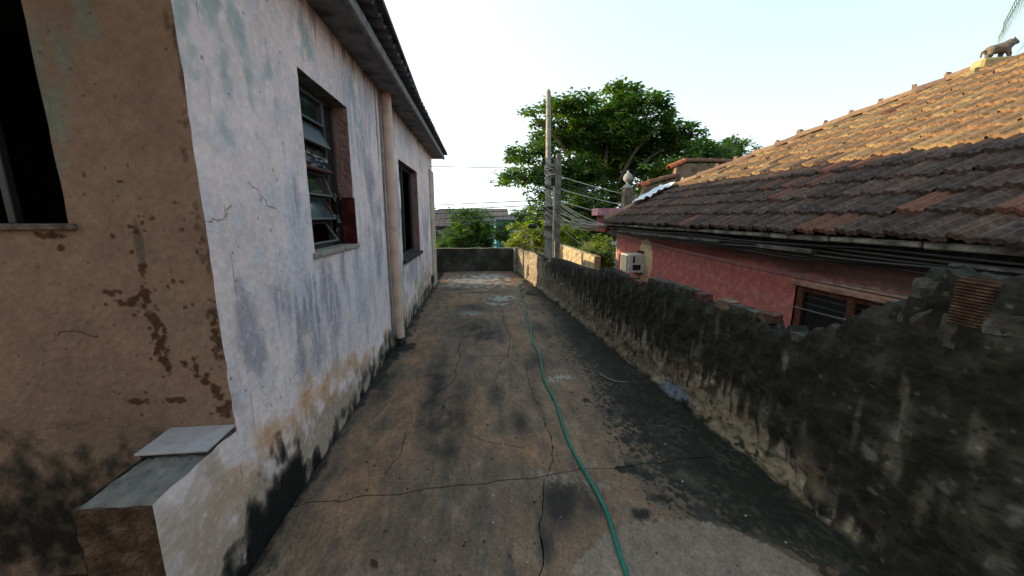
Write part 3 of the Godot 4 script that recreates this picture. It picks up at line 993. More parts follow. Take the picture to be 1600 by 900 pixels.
func white_house() -> void:
	var hs := thing("white_house", "weathered white plastered house with louvred window and corrugated roof edge", "house", Vector3(-3, 0, -5))
	var nz := plaster_noise(3, 2.5)
	# side wall
	var w1 := Rect2(2.60, 1.36, 0.88, 1.13)
	var w2 := Rect2(5.50, 0.98, 1.60, 1.39)
	var us := steps(-CORNER_Z, -END_Z, 0.05, [w1.position.x, w1.end.x, w2.position.x, w2.end.x])
	var vs := steps(-0.02, SOFFIT_Y + 0.01, 0.05, [w1.position.y, w1.end.y, w2.position.y, w2.end.y])
	var pos := func(u: float, v: float) -> Vector3:
		var ragged := 0.0
		if u < 1.63 and v > 0.70: ragged = (nz.get_noise_2d(v * 14.0, 4.0) * 0.005 - 0.012 * maxf(0.0, nz.get_noise_2d(v * 30.0, 9.0) - 0.1))
		return Vector3(WALL_X + nz.get_noise_2d(u * 2.0, v * 2.0) * 0.004, v, -u + ragged)
	var uvw := func(u: float, v: float) -> Vector2: return Vector2((u - 1.0) / 8.8, clampf((3.1 - v) / 3.1, 0.002, 0.998))
	part(hs, "side_wall", sheet(us, vs, [w1, w2], pos, uvw, Vector3.RIGHT), M.white)
	# inner faces, back and far walls, ceiling: closes the rooms
	var st := mb()
	var inner := sheet(us, vs, [w1, w2], func(u: float, v: float) -> Vector3: return Vector3(WALL_X - 0.155, v, -u), uvw, Vector3.LEFT)
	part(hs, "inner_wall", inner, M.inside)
	st = mb()
	bbox(st, Vector3(-3.6, 1.48, END_Z + 0.07), Vector3(5.03, 2.96, 0.13), 0.005)
	part(hs, "end_wall", st.commit(), M.cement)
	part(hs, "outer_wall", box_mesh(Vector3(-6.2, -0.02, END_Z), Vector3(-6.06, 2.96, CORNER_Z + 0.02)), M.cement)
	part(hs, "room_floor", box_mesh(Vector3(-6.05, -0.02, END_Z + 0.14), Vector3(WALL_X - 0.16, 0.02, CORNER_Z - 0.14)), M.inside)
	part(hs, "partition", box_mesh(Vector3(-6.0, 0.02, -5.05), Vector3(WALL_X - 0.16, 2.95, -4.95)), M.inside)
	# front wall, brown, seen at an angle on the left
	var wf := Rect2(-2.75, 1.57, 1.18, 1.15)
	var fx := steps(-6.2, WALL_X, 0.04, [wf.position.x, wf.end.x])
	var fv := steps(-0.02, SOFFIT_Y + 0.01, 0.05, [wf.position.y, wf.end.y])
	var fpos := func(u: float, v: float) -> Vector3:
		var x := u
		if u > WALL_X - 0.01: x += nz.get_noise_2d(v * 14.0, 4.0) * 0.004 + nz.get_noise_2d(-CORNER_Z * 2.0, v * 2.0) * 0.004
		return Vector3(x, v, CORNER_Z + nz.get_noise_2d(u * 2.0 + 40.0, v * 2.0) * 0.004 + ((nz.get_noise_2d(v * 14.0, 4.0) * 0.005 - 0.012 * maxf(0.0, nz.get_noise_2d(v * 30.0, 9.0) - 0.1)) if u > WALL_X - 0.01 else 0.0))
	part(hs, "front_wall", sheet(fx, fv, [wf], fpos, func(u: float, v: float) -> Vector2: return Vector2((u + 3.1) / 2.02, (3.0 - v) / 3.0), Vector3.BACK), M.brown)
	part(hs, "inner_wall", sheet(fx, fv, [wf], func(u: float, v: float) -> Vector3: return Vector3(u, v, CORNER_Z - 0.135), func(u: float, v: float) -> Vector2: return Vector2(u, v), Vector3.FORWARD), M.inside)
	# end pilaster; the warm light on it is put into its colour
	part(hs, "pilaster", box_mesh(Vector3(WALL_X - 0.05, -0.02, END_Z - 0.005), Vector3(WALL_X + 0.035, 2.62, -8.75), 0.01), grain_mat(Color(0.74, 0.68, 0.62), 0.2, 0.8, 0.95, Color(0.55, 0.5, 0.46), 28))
	part(hs, "vent_box", box_mesh(Vector3(WALL_X + 0.0, 0.12, -8.72), Vector3(WALL_X + 0.04, 0.28, -8.5), 0.006), M.mouldy)
	# roof slab with a drip lip, corrugated sheets above
	var slab := part(hs, "roof_slab", box_mesh(Vector3(-6.3, SOFFIT_Y, -9.72), Vector3(-0.835, 3.05, -1.2), 0.008), M.soffit)
	part(slab, "drip_lip", box_mesh(Vector3(-0.84, SOFFIT_Y - 0.015, -9.74), Vector3(-0.80, 3.035, -1.19), 0.008), M.cement)
	for k in 10:
		var z0 := -9.86 + k * 0.92
		var m := corrugated(z0, 0.97, -0.72 - 0.002 * (9 - k) + rng.randf_range(-0.006, 0.006), 3.085, -6.4, 0.10, k)
		part(hs, "roof_sheet", m, M.fibre)
	# flat edging boards above the nearer sheets
	for k in 3:
		st = mb()
		var za := -6.2 + k * 1.75
		var zb := za + 1.74
		var xa := lerpf(-0.79, -0.60, (za + 6.3) / 5.3)
		var xb := lerpf(-0.79, -0.60, (zb + 6.3) / 5.3)
		var lo := [Vector3(-1.1, 3.155, za), Vector3(xa, 3.155, za), Vector3(xb, 3.155, zb), Vector3(-1.1, 3.155, zb)]
		var up := Vector3(0, 0.035, 0)
		q4(st, lo[0], lo[1], lo[2], lo[3], Vector3.DOWN)
		q4(st, lo[0] + up, lo[1] + up, lo[2] + up, lo[3] + up, Vector3.UP)
		q4(st, lo[1], lo[2], lo[2] + up, lo[1] + up, Vector3.RIGHT)
		q4(st, lo[0], lo[1], lo[1] + up, lo[0] + up, Vector3.FORWARD)
		q4(st, lo[2], lo[3], lo[3] + up, lo[2] + up, Vector3.BACK)
		part(hs, "eave_board", st.commit(), M.fibre)
	# down pipe and the thin conduit beside it
	var pipe := part(hs, "down_pipe", tube_mesh(PackedVector3Array([Vector3(WALL_X + 0.062, 0.09, -4.72), Vector3(WALL_X + 0.06, 1.5, -4.725), Vector3(WALL_X + 0.058, SOFFIT_Y + 0.005, -4.73)]), 0.052, 20), M.cream)
	part(pipe, "collar", tube_mesh(PackedVector3Array([Vector3(WALL_X + 0.062, 0.10, -4.72), Vector3(WALL_X + 0.062, 0.17, -4.72)]), 0.058, 20), M.cream)
	part(pipe, "foot", tube_mesh(smooth_path([Vector3(WALL_X + 0.062, 0.10, -4.72), Vector3(WALL_X + 0.062, 0.03, -4.72), Vector3(WALL_X + 0.11, 0.012, -4.70)], 4), 0.045, 12), M.mouldy)
	part(hs, "conduit", tube_mesh(PackedVector3Array([Vector3(WALL_X + 0.016, 0.05, -4.56), Vector3(WALL_X + 0.014, 1.6, -4.56), Vector3(WALL_X + 0.016, SOFFIT_Y, -4.57)]), 0.011, 8), M.cement)
	louvred_window(hs, w1)
	side_window(hs, w2)
	front_window(hs, wf)

func corrugated(z0: float, width: float, x_edge: float, y_edge: float, x_back: float, slope: float, k: int) -> Mesh:
	var st := mb()
	var nseg := 48
	var xs := [x_edge, x_edge - 0.5, x_back]
	var th := 0.008
	var grid := func(i: int, j: int, top: float) -> Vector3:
		var z := z0 + width * i / nseg
		return Vector3(xs[j], y_edge + (x_edge - xs[j]) * slope + 0.030 * sin(TAU * z / 0.177) + top * th + (0.006 if k % 2 == 1 else 0.0), z)
	for i in nseg:
		for j in 2:
			q4(st, grid.call(i, j, 1), grid.call(i + 1, j, 1), grid.call(i + 1, j + 1, 1), grid.call(i, j + 1, 1), Vector3.UP)
			q4(st, grid.call(i, j, 0), grid.call(i + 1, j, 0), grid.call(i + 1, j + 1, 0), grid.call(i, j + 1, 0), Vector3.DOWN)
		q4(st, grid.call(i, 0, 0), grid.call(i + 1, 0, 0), grid.call(i + 1, 0, 1), grid.call(i, 0, 1), Vector3.RIGHT)
	for i in [0, nseg]:
		for j in 2:
			q4(st, grid.call(i, j, 0), grid.call(i, j + 1, 0), grid.call(i, j + 1, 1), grid.call(i, j, 1), Vector3.BACK if i > 0 else Vector3.FORWARD)
	return st.commit()

# lining of an opening in the side wall: r.x = -z
func reveal(hs: Node3D, parent: Node3D, r: Rect2, depth: float, mat: Material) -> void:
	var x0 := WALL_X - depth
	var x1 := WALL_X - 0.004
	part(parent, "jamb", box_mesh(Vector3(x0, r.position.y, -r.end.x - 0.03), Vector3(x1, r.end.y, -r.end.x + 0.002), 0.003), mat)
	part(parent, "jamb", box_mesh(Vector3(x0, r.position.y, -r.position.x - 0.002), Vector3(x1, r.end.y, -r.position.x + 0.03), 0.003), mat)
	part(parent, "head", box_mesh(Vector3(x0, r.end.y - 0.002, -r.end.x), Vector3(x1, r.end.y + 0.03, -r.position.x), 0.003), M.soffit)

func louvred_window(hs: Node3D, r: Rect2) -> void:
	var wn := Node3D.new()
	wn.name = "louvred_window"
	hs.add_child(wn, true)
	wn.position = Vector3(WALL_X, r.position.y, -3.04) - hs.position
	reveal(hs, wn, r, 0.15, M.reveal)
	var xf := WALL_X - 0.135
	var zn := -r.position.x
	var zf := -r.end.x
	part(wn, "sill", box_mesh(Vector3(WALL_X - 0.15, r.position.y - 0.03, zf - 0.02), Vector3(WALL_X + 0.022, r.position.y + 0.004, zn + 0.03), 0.005), M.cement_pale if M.has("cement_pale") else grain_mat(Color(0.62, 0.58, 0.55), 0.2, 2.0))
	var st := mb()
	for z: float in [zn - 0.018, zf + 0.20, zf + 0.018]:
		bbox(st, Vector3(xf, r.get_center().y, z), Vector3(0.035, r.size.y - 0.004, 0.03), 0.003)
	for y: float in [r.position.y + 0.02, r.end.y - 0.018]:
		bbox(st, Vector3(xf + 0.001, y, (zn + zf) * 0.5), Vector3(0.036, 0.032, r.size.x - 0.01), 0.003)
	part(wn, "frame", st.commit(), M.steel)
	# six leaves; the lowest has lost its glass
	var frosted_sky := plain(Color(0.40, 0.46, 0.50), 0.22)  # frosted glass; the sky it mirrors is put into its pale blue
	var dark := glass(Color(0.16, 0.20, 0.21), 0.5)
	var teal := glass(Color(0.26, 0.32, 0.34), 0.75, 0.12)
	var rows := 6
	var hgt := (r.size.y - 0.06) / rows
	var zc := (zn - 0.03 + zf + 0.215) * 0.5
	var wid := (zn - 0.035) - (zf + 0.22)
	var tilts := [0.0, 0.50, 0.34, 0.30, 0.42, 0.55]
	for k in rows:
		var yc := r.end.y - 0.03 - hgt * (k + 0.5)
		var b := Basis(Vector3(0, 0, 1), tilts[k])
		var leaf := Node3D.new()
		leaf.name = "louvre"
		wn.add_child(leaf, true)
		leaf.transform = Transform3D(Basis.IDENTITY, Vector3(xf + 0.012, yc, zc) - (hs.position + wn.position))
		st = mb()
		bbox(st, Vector3(0, -hgt * 0.47, 0), Vector3(0.018, 0.014, wid), 0.003)
		bbox(st, Vector3(0, hgt * 0.47, 0), Vector3(0.018, 0.014, wid), 0.003)
		for s: float in [-1.0, 1.0]: bbox(st, Vector3(0, 0, s * (wid * 0.5 - 0.007)), Vector3(0.017, hgt * 0.92, 0.013), 0.003)
		var fr := MeshInstance3D.new()
		fr.name = "leaf_frame"
		fr.mesh = st.commit()
		fr.material_override = plain(Color(0.34, 0.35, 0.36), 0.5)
		leaf.add_child(fr, true)
		fr.transform = Transform3D(b, Vector3.ZERO)
		if k == 5: continue
		st = mb()
		if k == 2:
			# crumpled plastic film taped over the leaf
			var nz := plaster_noise(77, 14.0)
			for i in 16:
				for j in 10:
					var g := func(a: int, c: int) -> Vector3:
						var yy := (c / 10.0 - 0.5) * hgt * 0.95
						var zz := (a / 16.0 - 0.5) * wid * 1.02
						return Vector3(0.014 + nz.get_noise_2d(zz * 2.4, yy * 2.4) * 0.028, yy, zz)
					q4(st, g.call(i, j), g.call(i + 1, j), g.call(i + 1, j + 1), g.call(i, j + 1), Vector3.RIGHT)
		else:
			bbox(st, Vector3.ZERO, Vector3(0.004, hgt * 0.92, wid - 0.02), 0.001)
		var gl := MeshInstance3D.new()
		gl.name = "plastic_film" if k == 2 else "pane"
		gl.mesh = st.commit()
		gl.material_override = [dark, frosted_sky, plain(Color(0.20, 0.22, 0.25), 0.12), dark, teal][k]
		leaf.add_child(gl, true)
		gl.transform = Transform3D(b, Vector3.ZERO)
		if k == 2 or k == 4:
			# strips of red tape
			st = mb()
			if k == 2:
				bbox(st, Vector3(0.02, -hgt * 0.48, 0), Vector3(0.006, 0.02, wid), 0.002)
				bbox(st, Vector3(0.02, 0, wid * 0.5 - 0.006), Vector3(0.006, hgt * 0.95, 0.022), 0.002)
			else:
				bbox(st, Vector3(0.008, 0.01, -wid * 0.5 + 0.02), Vector3(0.004, hgt * 0.6, 0.05), 0.001, Basis(Vector3.RIGHT, 0.3))
			var tp := MeshInstance3D.new()
			tp.name = "red_tape"
			tp.mesh = st.commit()
			tp.material_override = grain_mat(Color(0.34, 0.10, 0.10), 0.4, 8.0, 0.6)
			leaf.add_child(tp, true)
			tp.transform = Transform3D(b, Vector3.ZERO)
	# fixed dark strip beside the leaves, and a red board wedged in the lower corner
	part(wn, "side_light", box_mesh(Vector3(xf - 0.004, r.position.y + 0.04, zf + 0.03), Vector3(xf + 0.004, r.end.y - 0.03, zf + 0.19), 0.001), glass(Color(0.12, 0.13, 0.13), 0.5))
	part(wn, "red_board", box_mesh(Vector3(WALL_X - 0.11, r.position.y + 0.005, zf + 0.004), Vector3(WALL_X + 0.012, r.position.y + 0.40, zf + 0.018), 0.003), grain_mat(Color(0.32, 0.12, 0.11), 0.3, 1.5, 0.6))
	st = mb()
	var nq := plaster_noise(9, 9.0)
	for i in 8:
		for j in 12:
			var g2 := func(a: int, c: int) -> Vector3:
				var y := r.position.y + 0.01 + c / 12.0 * 0.42
				return Vector3(WALL_X - 0.10 + 0.03 * nq.get_noise_2d(a * 0.13, c * 0.1), y, zf + 0.03 + a / 8.0 * 0.17)
			q4(st, g2.call(i, j), g2.call(i + 1, j), g2.call(i + 1, j + 1), g2.call(i, j + 1), Vector3.RIGHT)
	part(wn, "cavity_sheet", st.commit(), plain(Color(0.035, 0.04, 0.045), 0.35))  # near-black sheet standing in for the dark cavity beside the red board

func side_window(hs: Node3D, r: Rect2) -> void:
	var wn := Node3D.new()
	wn.name = "open_window"
	hs.add_child(wn, true)
	wn.position = Vector3(WALL_X, r.position.y, -6.3) - hs.position
	reveal(hs, wn, r, 0.15, M.reveal)
	part(wn, "sill", box_mesh(Vector3(WALL_X - 0.15, r.position.y - 0.045, -r.end.x - 0.03), Vector3(WALL_X + 0.05, r.position.y + 0.004, -r.position.x + 0.04), 0.006), M.mouldy)
	var st := mb()
	for z: float in [-r.position.x - 0.02, -6.3, -r.end.x + 0.02]:
		bbox(st, Vector3(WALL_X - 0.13, r.get_center().y, z), Vector3(0.04, r.size.y - 0.004, 0.04), 0.003)
	for y: float in [r.position.y + 0.024, r.end.y - 0.022]:
		bbox(st, Vector3(WALL_X - 0.131, y, -6.3), Vector3(0.039, 0.04, r.size.x - 0.09), 0.003)
	part(wn, "frame", st.commit(), M.steel)
	part(wn, "pane", box_mesh(Vector3(WALL_X - 0.134, r.position.y + 0.045, -6.28), Vector3(WALL_X - 0.128, r.end.y - 0.043, -r.position.x - 0.041), 0.001), glass(Color(0.10, 0.12, 0.13), 0.3))

func front_window(hs: Node3D, r: Rect2) -> void:
	var wn := Node3D.new()
	wn.name = "front_window"
	hs.add_child(wn, true)
	wn.position = Vector3(r.get_center().x, r.position.y, CORNER_Z) - hs.position
	part(wn, "jamb", box_mesh(Vector3(r.end.x - 0.002, r.position.y, CORNER_Z - 0.13), Vector3(r.end.x + 0.03, r.end.y, CORNER_Z - 0.005), 0.003), M.inside)
	part(wn, "jamb", box_mesh(Vector3(r.position.x - 0.03, r.position.y, CORNER_Z - 0.13), Vector3(r.position.x + 0.002, r.end.y, CORNER_Z - 0.005), 0.003), M.inside)
	part(wn, "head", box_mesh(Vector3(r.position.x, r.end.y, CORNER_Z - 0.13), Vector3(r.end.x, r.end.y + 0.03, CORNER_Z - 0.005), 0.003), M.inside)
	part(wn, "sill", box_mesh(Vector3(r.position.x - 0.04, r.position.y - 0.022, CORNER_Z - 0.13), Vector3(r.end.x + 0.03, r.position.y + 0.002, CORNER_Z + 0.02), 0.004), grain_mat(Color(0.40, 0.36, 0.31), 0.3, 3.0))
	var st := mb()
	for x: float in [r.end.x - 0.02, r.end.x - 0.30, r.end.x - 0.59, r.position.x + 0.02]:
		bbox(st, Vector3(x, r.get_center().y, CORNER_Z - 0.11), Vector3(0.03, r.size.y - 0.004, 0.03), 0.003)
	part(wn, "frame", st.commit(), plain(Color(0.17, 0.175, 0.175), 0.6))

# ------------------------------------------------------------------ low wall in front of the corner
func low_wall_and_tile() -> void:
	var t := thing("low_wall", "short stub of low wall with bare cement top projecting from house corner", "wall", Vector3(-1.2, 0, -1.4))
	var nz := plaster_noise(3, 2.5)
	var top := 0.675
	var z1 := -1.185
	var x0 := -1.32
	# side towards the passage carries on the white wall's plaster
	var us := steps(1.185, 1.624, 0.04)
	var vs := steps(-0.02, top, 0.04)
	var uvw := func(u: float, v: float) -> Vector2: return Vector2((u - 1.0) / 8.8, clampf((3.1 - v) / 3.1, 0.002, 0.998))
	part(t, "plaster_side", sheet(us, vs, [], func(u: float, v: float) -> Vector3: return Vector3(WALL_X - 0.0003 + nz.get_noise_2d(u * 2.0, v * 2.0) * 0.004, v + (nz.get_noise_1d(u * 30.0) * 0.012 if v > top - 0.01 else 0.0), -u), uvw, Vector3.RIGHT), M.white)
	var st := mb()
	var n := 12
	for i in n:
		for j in n:
			var g := func(a: int, b: int) -> Vector3:
				var x := lerpf(x0, WALL_X - 0.004, float(a) / n)
				var z := lerpf(-1.64, z1, float(b) / n)
				var e := (0.010 + 0.012 * absf(nz.get_noise_2d(a * 3.0, b * 3.0))) if (a == 0 or a == n or b == n) else 0.0
				return Vector3(x + (nz.get_noise_1d(z * 40.0) * 0.008 if a == 0 else 0.0), top - e + nz.get_noise_2d(x * 20.0, z * 20.0) * 0.010, z)
			q4(st, g.call(i, j), g.call(i + 1, j), g.call(i + 1, j + 1), g.call(i, j + 1), Vector3.UP)
	part(t, "cement_top", st.commit(), grain_mat(Color(0.44, 0.425, 0.41), 0.3, 3.0, 0.95, Color(0.30, 0.30, 0.31), 16))
	var em := sheet(steps(x0, WALL_X, 0.04), steps(-0.02, top - 0.004, 0.04), [], func(u: float, v: float) -> Vector3: return Vector3(u, v, z1 + nz.get_noise_2d(u * 8.0, v * 8.0) * 0.006), func(u: float, v: float) -> Vector2: return Vector2((u + 3.1) / 2.02, (3.0 - v * 0.6) / 3.0), Vector3.BACK)
	part(t, "end_face", em, grain_mat(Color(0.30, 0.235, 0.185), 0.4, 2.0, 0.95, Color(0.15, 0.12, 0.10), 27))
	part(t, "yard_side", sheet(steps(1.185, 1.64, 0.05), steps(-0.02, top, 0.05), [], func(u: float, v: float) -> Vector3: return Vector3(x0, v, -u), func(u: float, v: float) -> Vector2: return Vector2(u, v), Vector3.LEFT), M.mouldy)
	# loose glazed tile on the wall
	st = mb()
	var b := Basis(Vector3.UP, 0.02)
	bbox(st, Vector3.ZERO, Vector3(0.262, 0.009, 0.185), 0.0015)
	var tm := grain_mat(Color(0.66, 0.645, 0.66), 0.12, 3.0, 0.28, Color(0.56, 0.54, 0.54), 17)
	var tile := solo("ceramic_tile", st.commit(), tm, "loose pale glazed tile lying on the low wall at the house corner", "tile")
	tile.transform = Transform3D(b * Basis(Vector3(1, 0, 0), 0.02), Vector3(-1.205, top + 0.024, -1.527))
	var bed := MeshInstance3D.new()
	bed.name = "mortar_bed"
	bed.mesh = worn_block(Vector3(0.245, 0.022, 0.17), 4, 0.006)
	bed.material_override = M.mouldy
	tile.add_child(bed)
	bed.position = Vector3(0, -0.0145, 0)

# ------------------------------------------------------------------ parapets
func far_parapet() -> void:
	var t := thing("end_parapet", "low mould-blackened parapet closing the far end of the terrace", "wall", Vector3(0, 0, -11.25))
	var nz := plaster_noise(8, 2.0)
	var us := steps(-6.0, wall_line(-11.2) - 0.0, 0.07)
	var prof := func(x: float) -> float: return 0.68 + nz.get_noise_1d(x * 2.0) * 0.012
	var st := mb()
	part(t, "face", sheet(us, steps(-0.03, 1.0, 0.1), [], func(u: float, v: float) -> Vector3: return Vector3(u, v * prof.call(u), -11.2 + nz.get_noise_2d(u * 3.0, v * 3.0) * 0.008), func(u: float, v: float) -> Vector2: return Vector2((u * 0.5 + 4.2 + 1.7) / 13.2, (1.5 - v * 0.68 - 0.12) / 1.5), Vector3.BACK), M.mould_face if M.has("mould_face") else grain_mat(Color(0.25, 0.25, 0.235), 0.35, 0.5, 0.98, Color(0.15, 0.155, 0.145), 21))
	for i in us.size() - 1:
		var a := Vector3(us[i], prof.call(us[i]), -11.2)
		var b := Vector3(us[i + 1], prof.call(us[i + 1]), -11.2)
		var back := Vector3(0, 0, -0.14)
		q4(st, a + Vector3(0, 0, 0.008), b + Vector3(0, 0, 0.008), b + back, a + back, Vector3.UP)
		q4(st, a + back, b + back, Vector3(b.x, GROUND_Y, b.z) + back, Vector3(a.x, GROUND_Y, a.z) + back, Vector3.FORWARD)
	part(t, "coping", st.commit(), M.render)
	part(t, "end_post", box_mesh(Vector3(wall_line(-11.2) - 0.10, -0.02, -11.19), Vector3(wall_line(-11.1) + 0.02, 0.70, -11.02), 0.012), grain_mat(Color(0.55, 0.53, 0.48), 0.4, 1.6, 0.95, Color(0.22, 0.22, 0.2), 22))

func par_height(z: float) -> float:
	var pr := [[-11.4, 0.70], [-10.4, 0.71], [-8.83, 0.75], [-8.05, 0.71], [-7.95, 0.66], [-7.6, 0.64], [-7.42, 0.67], [-7.36, 0.80], [-6.72, 0.83], [-5.03, 0.83], [-4.96, 0.84], [-4.92, 0.93], [-4.42, 0.93], [-4.1, 0.90], [-3.78, 0.87], [-3.68, 0.94], [-3.2, 0.94], [-2.81, 0.93], [-2.6, 0.92], [-2.3, 0.93], [-2.2, 0.95], [-2.14, 0.88], [-2.09, 0.885], [-2.03, 0.95], [-1.98, 0.865], [-1.94, 0.875], [-1.89, 0.96], [-1.84, 1.00], [-1.76, 1.03], [-1.70, 1.09], [-1.64, 1.15], [-1.54, 1.20], [-1.462, 1.225], [-1.452, 1.34], [-1.41, 1.378], [-1.30, 1.375], [-1.12, 1.385], [-0.5, 1.36], [3.5, 1.36]]
	for k in pr.size() - 1:
		if z >= pr[k][0] and z <= pr[k + 1][0]: return lerpf(pr[k][1], pr[k + 1][1], (z - pr[k][0]) / (pr[k + 1][0] - pr[k][0]))
	return 1.36

func side_parapet() -> void:
	var t := thing("side_parapet", "long crumbling black-stained parapet with broken top beside the passage", "wall", Vector3(1.6, 0, -5))
	var nz := plaster_noise(14, 3.0)
	nz.fractal_octaves = 5
	var th := 0.13
	var zs := PackedFloat32Array()
	var z := -11.2
	while z < 3.4:
		zs.append(z)
		z += 0.03 if z > -6.0 else 0.045
	var n := 26
	var top := func(zz: float) -> float:
		var rough := 0.036 if zz > -5.5 else 0.010
		return par_height(zz) + nz.get_noise_1d(zz * 7.0) * rough * 1.5
	var inner := func(zz: float, f: float) -> Vector3:
		var y: float = lerpf(-0.03, top.call(zz), f)
		var plinth := 0.03 * clampf((0.10 + nz.get_noise_1d(zz * 2.0 + 50.0) * 0.05 - y) / 0.05, 0.0, 1.0)
		var amp := 0.028 if zz > -5.0 else 0.016
		var round_off := 0.02 * clampf((f - 0.95) / 0.05, 0.0, 1.0)
		return Vector3(wall_line(zz) - plinth + nz.get_noise_2d(zz * 1.6, y * 1.6) * amp + nz.get_noise_2d(zz * 9.0 + 30.0, y * 9.0) * 0.007 + round_off, y, zz)
	part(t, "inner_face", sheet(zs, steps(0.0, 1.0, 1.0 / n), [], inner, func(u: float, v: float) -> Vector2:
		var p: Vector3 = inner.call(u, v)
		return Vector2((-p.z + 1.7) / 13.2, clampf((1.5 - p.y) / 1.5, 0.003, 0.997)), Vector3.LEFT), M.parapet)
	part(t, "top_face", sheet(zs, steps(0.0, 1.0, 0.25), [], func(u: float, v: float) -> Vector3:
		var a: Vector3 = inner.call(u, 1.0)
		return a + Vector3(th * v, nz.get_noise_2d(u * 8.0, v * 3.0) * 0.02 * sin(PI * v) - 0.012 * v * v, 0), func(u: float, v: float) -> Vector2: return Vector2((-u + 1.7) / 13.2, 0.3 + v * 0.09), Vector3.UP), M.parapet)
	part(t, "outer_face", sheet(zs, PackedFloat32Array([0.0, 0.5, 1.0]), [], func(u: float, v: float) -> Vector3:
		var a: Vector3 = inner.call(u, 1.0)
		return Vector3(a.x + th, lerpf(a.y - 0.012, GROUND_Y, v), u), func(u: float, v: float) -> Vector2: return Vector2((-u + 1.7) / 13.2, v), Vector3.RIGHT), M.render)
	# loose and broken bricks along the top
	var tones := [M.mouldy, M.mouldy, grain_mat(Color(0.30, 0.20, 0.17), 0.4, 4.0, 0.98, Color(0.15, 0.13, 0.12), 23), grain_mat(Color(0.40, 0.33, 0.28), 0.4, 4.0, 0.98, Color(0.2, 0.17, 0.15), 24)]
	var spots := [[-3.60, 0.16, 0.06, 0, 0.1], [-3.42, 0.17, 0.065, 1, -0.05], [-3.22, 0.18, 0.07, 1, 0.06], [-3.04, 0.16, 0.07, 0, 0.0], [-2.88, 0.15, 0.065, 2, -0.1], [-2.60, 0.13, 0.085, 3, 0.12], [-2.47, 0.11, 0.06, 1, -0.08], [-2.34, 0.12, 0.055, 0, 0.05], [-2.22, 0.11, 0.05, 2, 0.2], [-3.9, 0.14, 0.045, 2, 0.1], [-4.08, 0.15, 0.04, 2, -0.1], [-7.7, 0.16, 0.06, 3, 0.3], [-1.99, 0.07, 0.05, 0, 0.4]]
	for i in spots.size():
		var s: Array = spots[i]
		var bm := worn_block(Vector3(0.10, s[2], s[1]), 50 + i, 0.012)
		piece(t, "brick", bm, tones[s[3]], Transform3D(Basis(Vector3.UP, s[4]) * Basis(Vector3.RIGHT, s[4] * 0.4), Vector3(wall_line(s[0]) + 0.075, par_height(s[0]) + s[2] * 0.36, s[0])))
	# ribbed hollow clay block laid bare near the top
	var st := mb()
	for i in 14:
		bbox(st, Vector3(0, -0.085 + i * 0.0125, 0), Vector3(0.03, 0.0085, 0.115), 0.002)
	bbox(st, Vector3(0.012, 0, 0), Vector3(0.02, 0.185, 0.12), 0.003)
	piece(t, "hollow_brick", st.commit(), grain_mat(Color(0.26, 0.18, 0.135), 0.5, 4.0, 0.95, Color(0.12, 0.10, 0.08), 25), Transform3D(Basis(Vector3.UP, 0.07) * Basis(Vector3.RIGHT, 0.03), Vector3(wall_line(-1.25) + 0.004, 1.275, -1.25)))
	# lumps of broken render round it
	for s in [[-1.40, 1.30, 0.09, 0.10], [-1.42, 1.18, 0.10, 0.10], [-1.15, 1.22, 0.08, 0.11], [-1.10, 1.34, 0.10, 0.08], [-1.0, 1.28, 0.14, 0.16], [-1.3, 1.15, 0.14, 0.05]]:
		piece(t, "broken_render", worn_block(Vector3(0.045, s[2], s[3]), int(s[1] * 100), 0.03), M.parapet_grain if M.has("parapet_grain") else M.mouldy, Transform3D(Basis(Vector3.UP, 0.1), Vector3(wall_line(s[0]) + 0.02, s[1], s[0])))

# ------------------------------------------------------------------ the tiled house below on the right
func roof_at(s: float, z: float, lift := 0.0) -> Vector3:
	var a := deg_to_rad(PITCH)
	return Vector3(EAVE_X + s * cos(a) - sin(a) * lift, EAVE_Y + s * sin(a) + cos(a) * lift, z)

func hip_z(x: float) -> float:
	if x < 4.58: return lerpf(-9.5, -9.27, (x - 3.2) / 1.38)
	return -9.27 + (x - 4.58) * 1.263

func roof_tile_mesh(seed_: int) -> Mesh:
	# interlocking clay tile: x = across, z = down the slope (butt at +z)
	var r := RandomNumberGenerator.new()
	r.seed = seed_
	var st := mb()
	var w := 0.212
	var len_ := 0.425
	var n := 12
	var top := PackedVector3Array()
	for j in 2:
		for i in n + 1:
			var u := float(i) / n
			var y := 0.013 * sin(TAU * u + 0.4) + 0.010 * sin(TAU * 3.0 * u)
			y += 0.044 if j == 1 else 0.0
			if j == 1: y += r.randf_range(-0.002, 0.002)
			top.append(Vector3((u - 0.5) * w, y, (j - 0.5) * len_ + (r.randf_range(-0.004, 0.004) if j == 1 else 0.0)))
	for i in n:
		var a := top[i]
		var b := top[i + 1]
		var c := top[n + 1 + i + 1]
		var d := top[n + 1 + i]
		q4(st, a, b, c, d, Vector3.UP)
		q4(st, d, c, c - Vector3(0, 0.040, 0), d - Vector3(0, 0.040, 0), Vector3.BACK)
	q4(st, top[0], top[n + 1], top[n + 1] - Vector3(0, 0.02, 0), top[0] - Vector3(0, 0.02, 0), Vector3.LEFT)
	return st.commit()

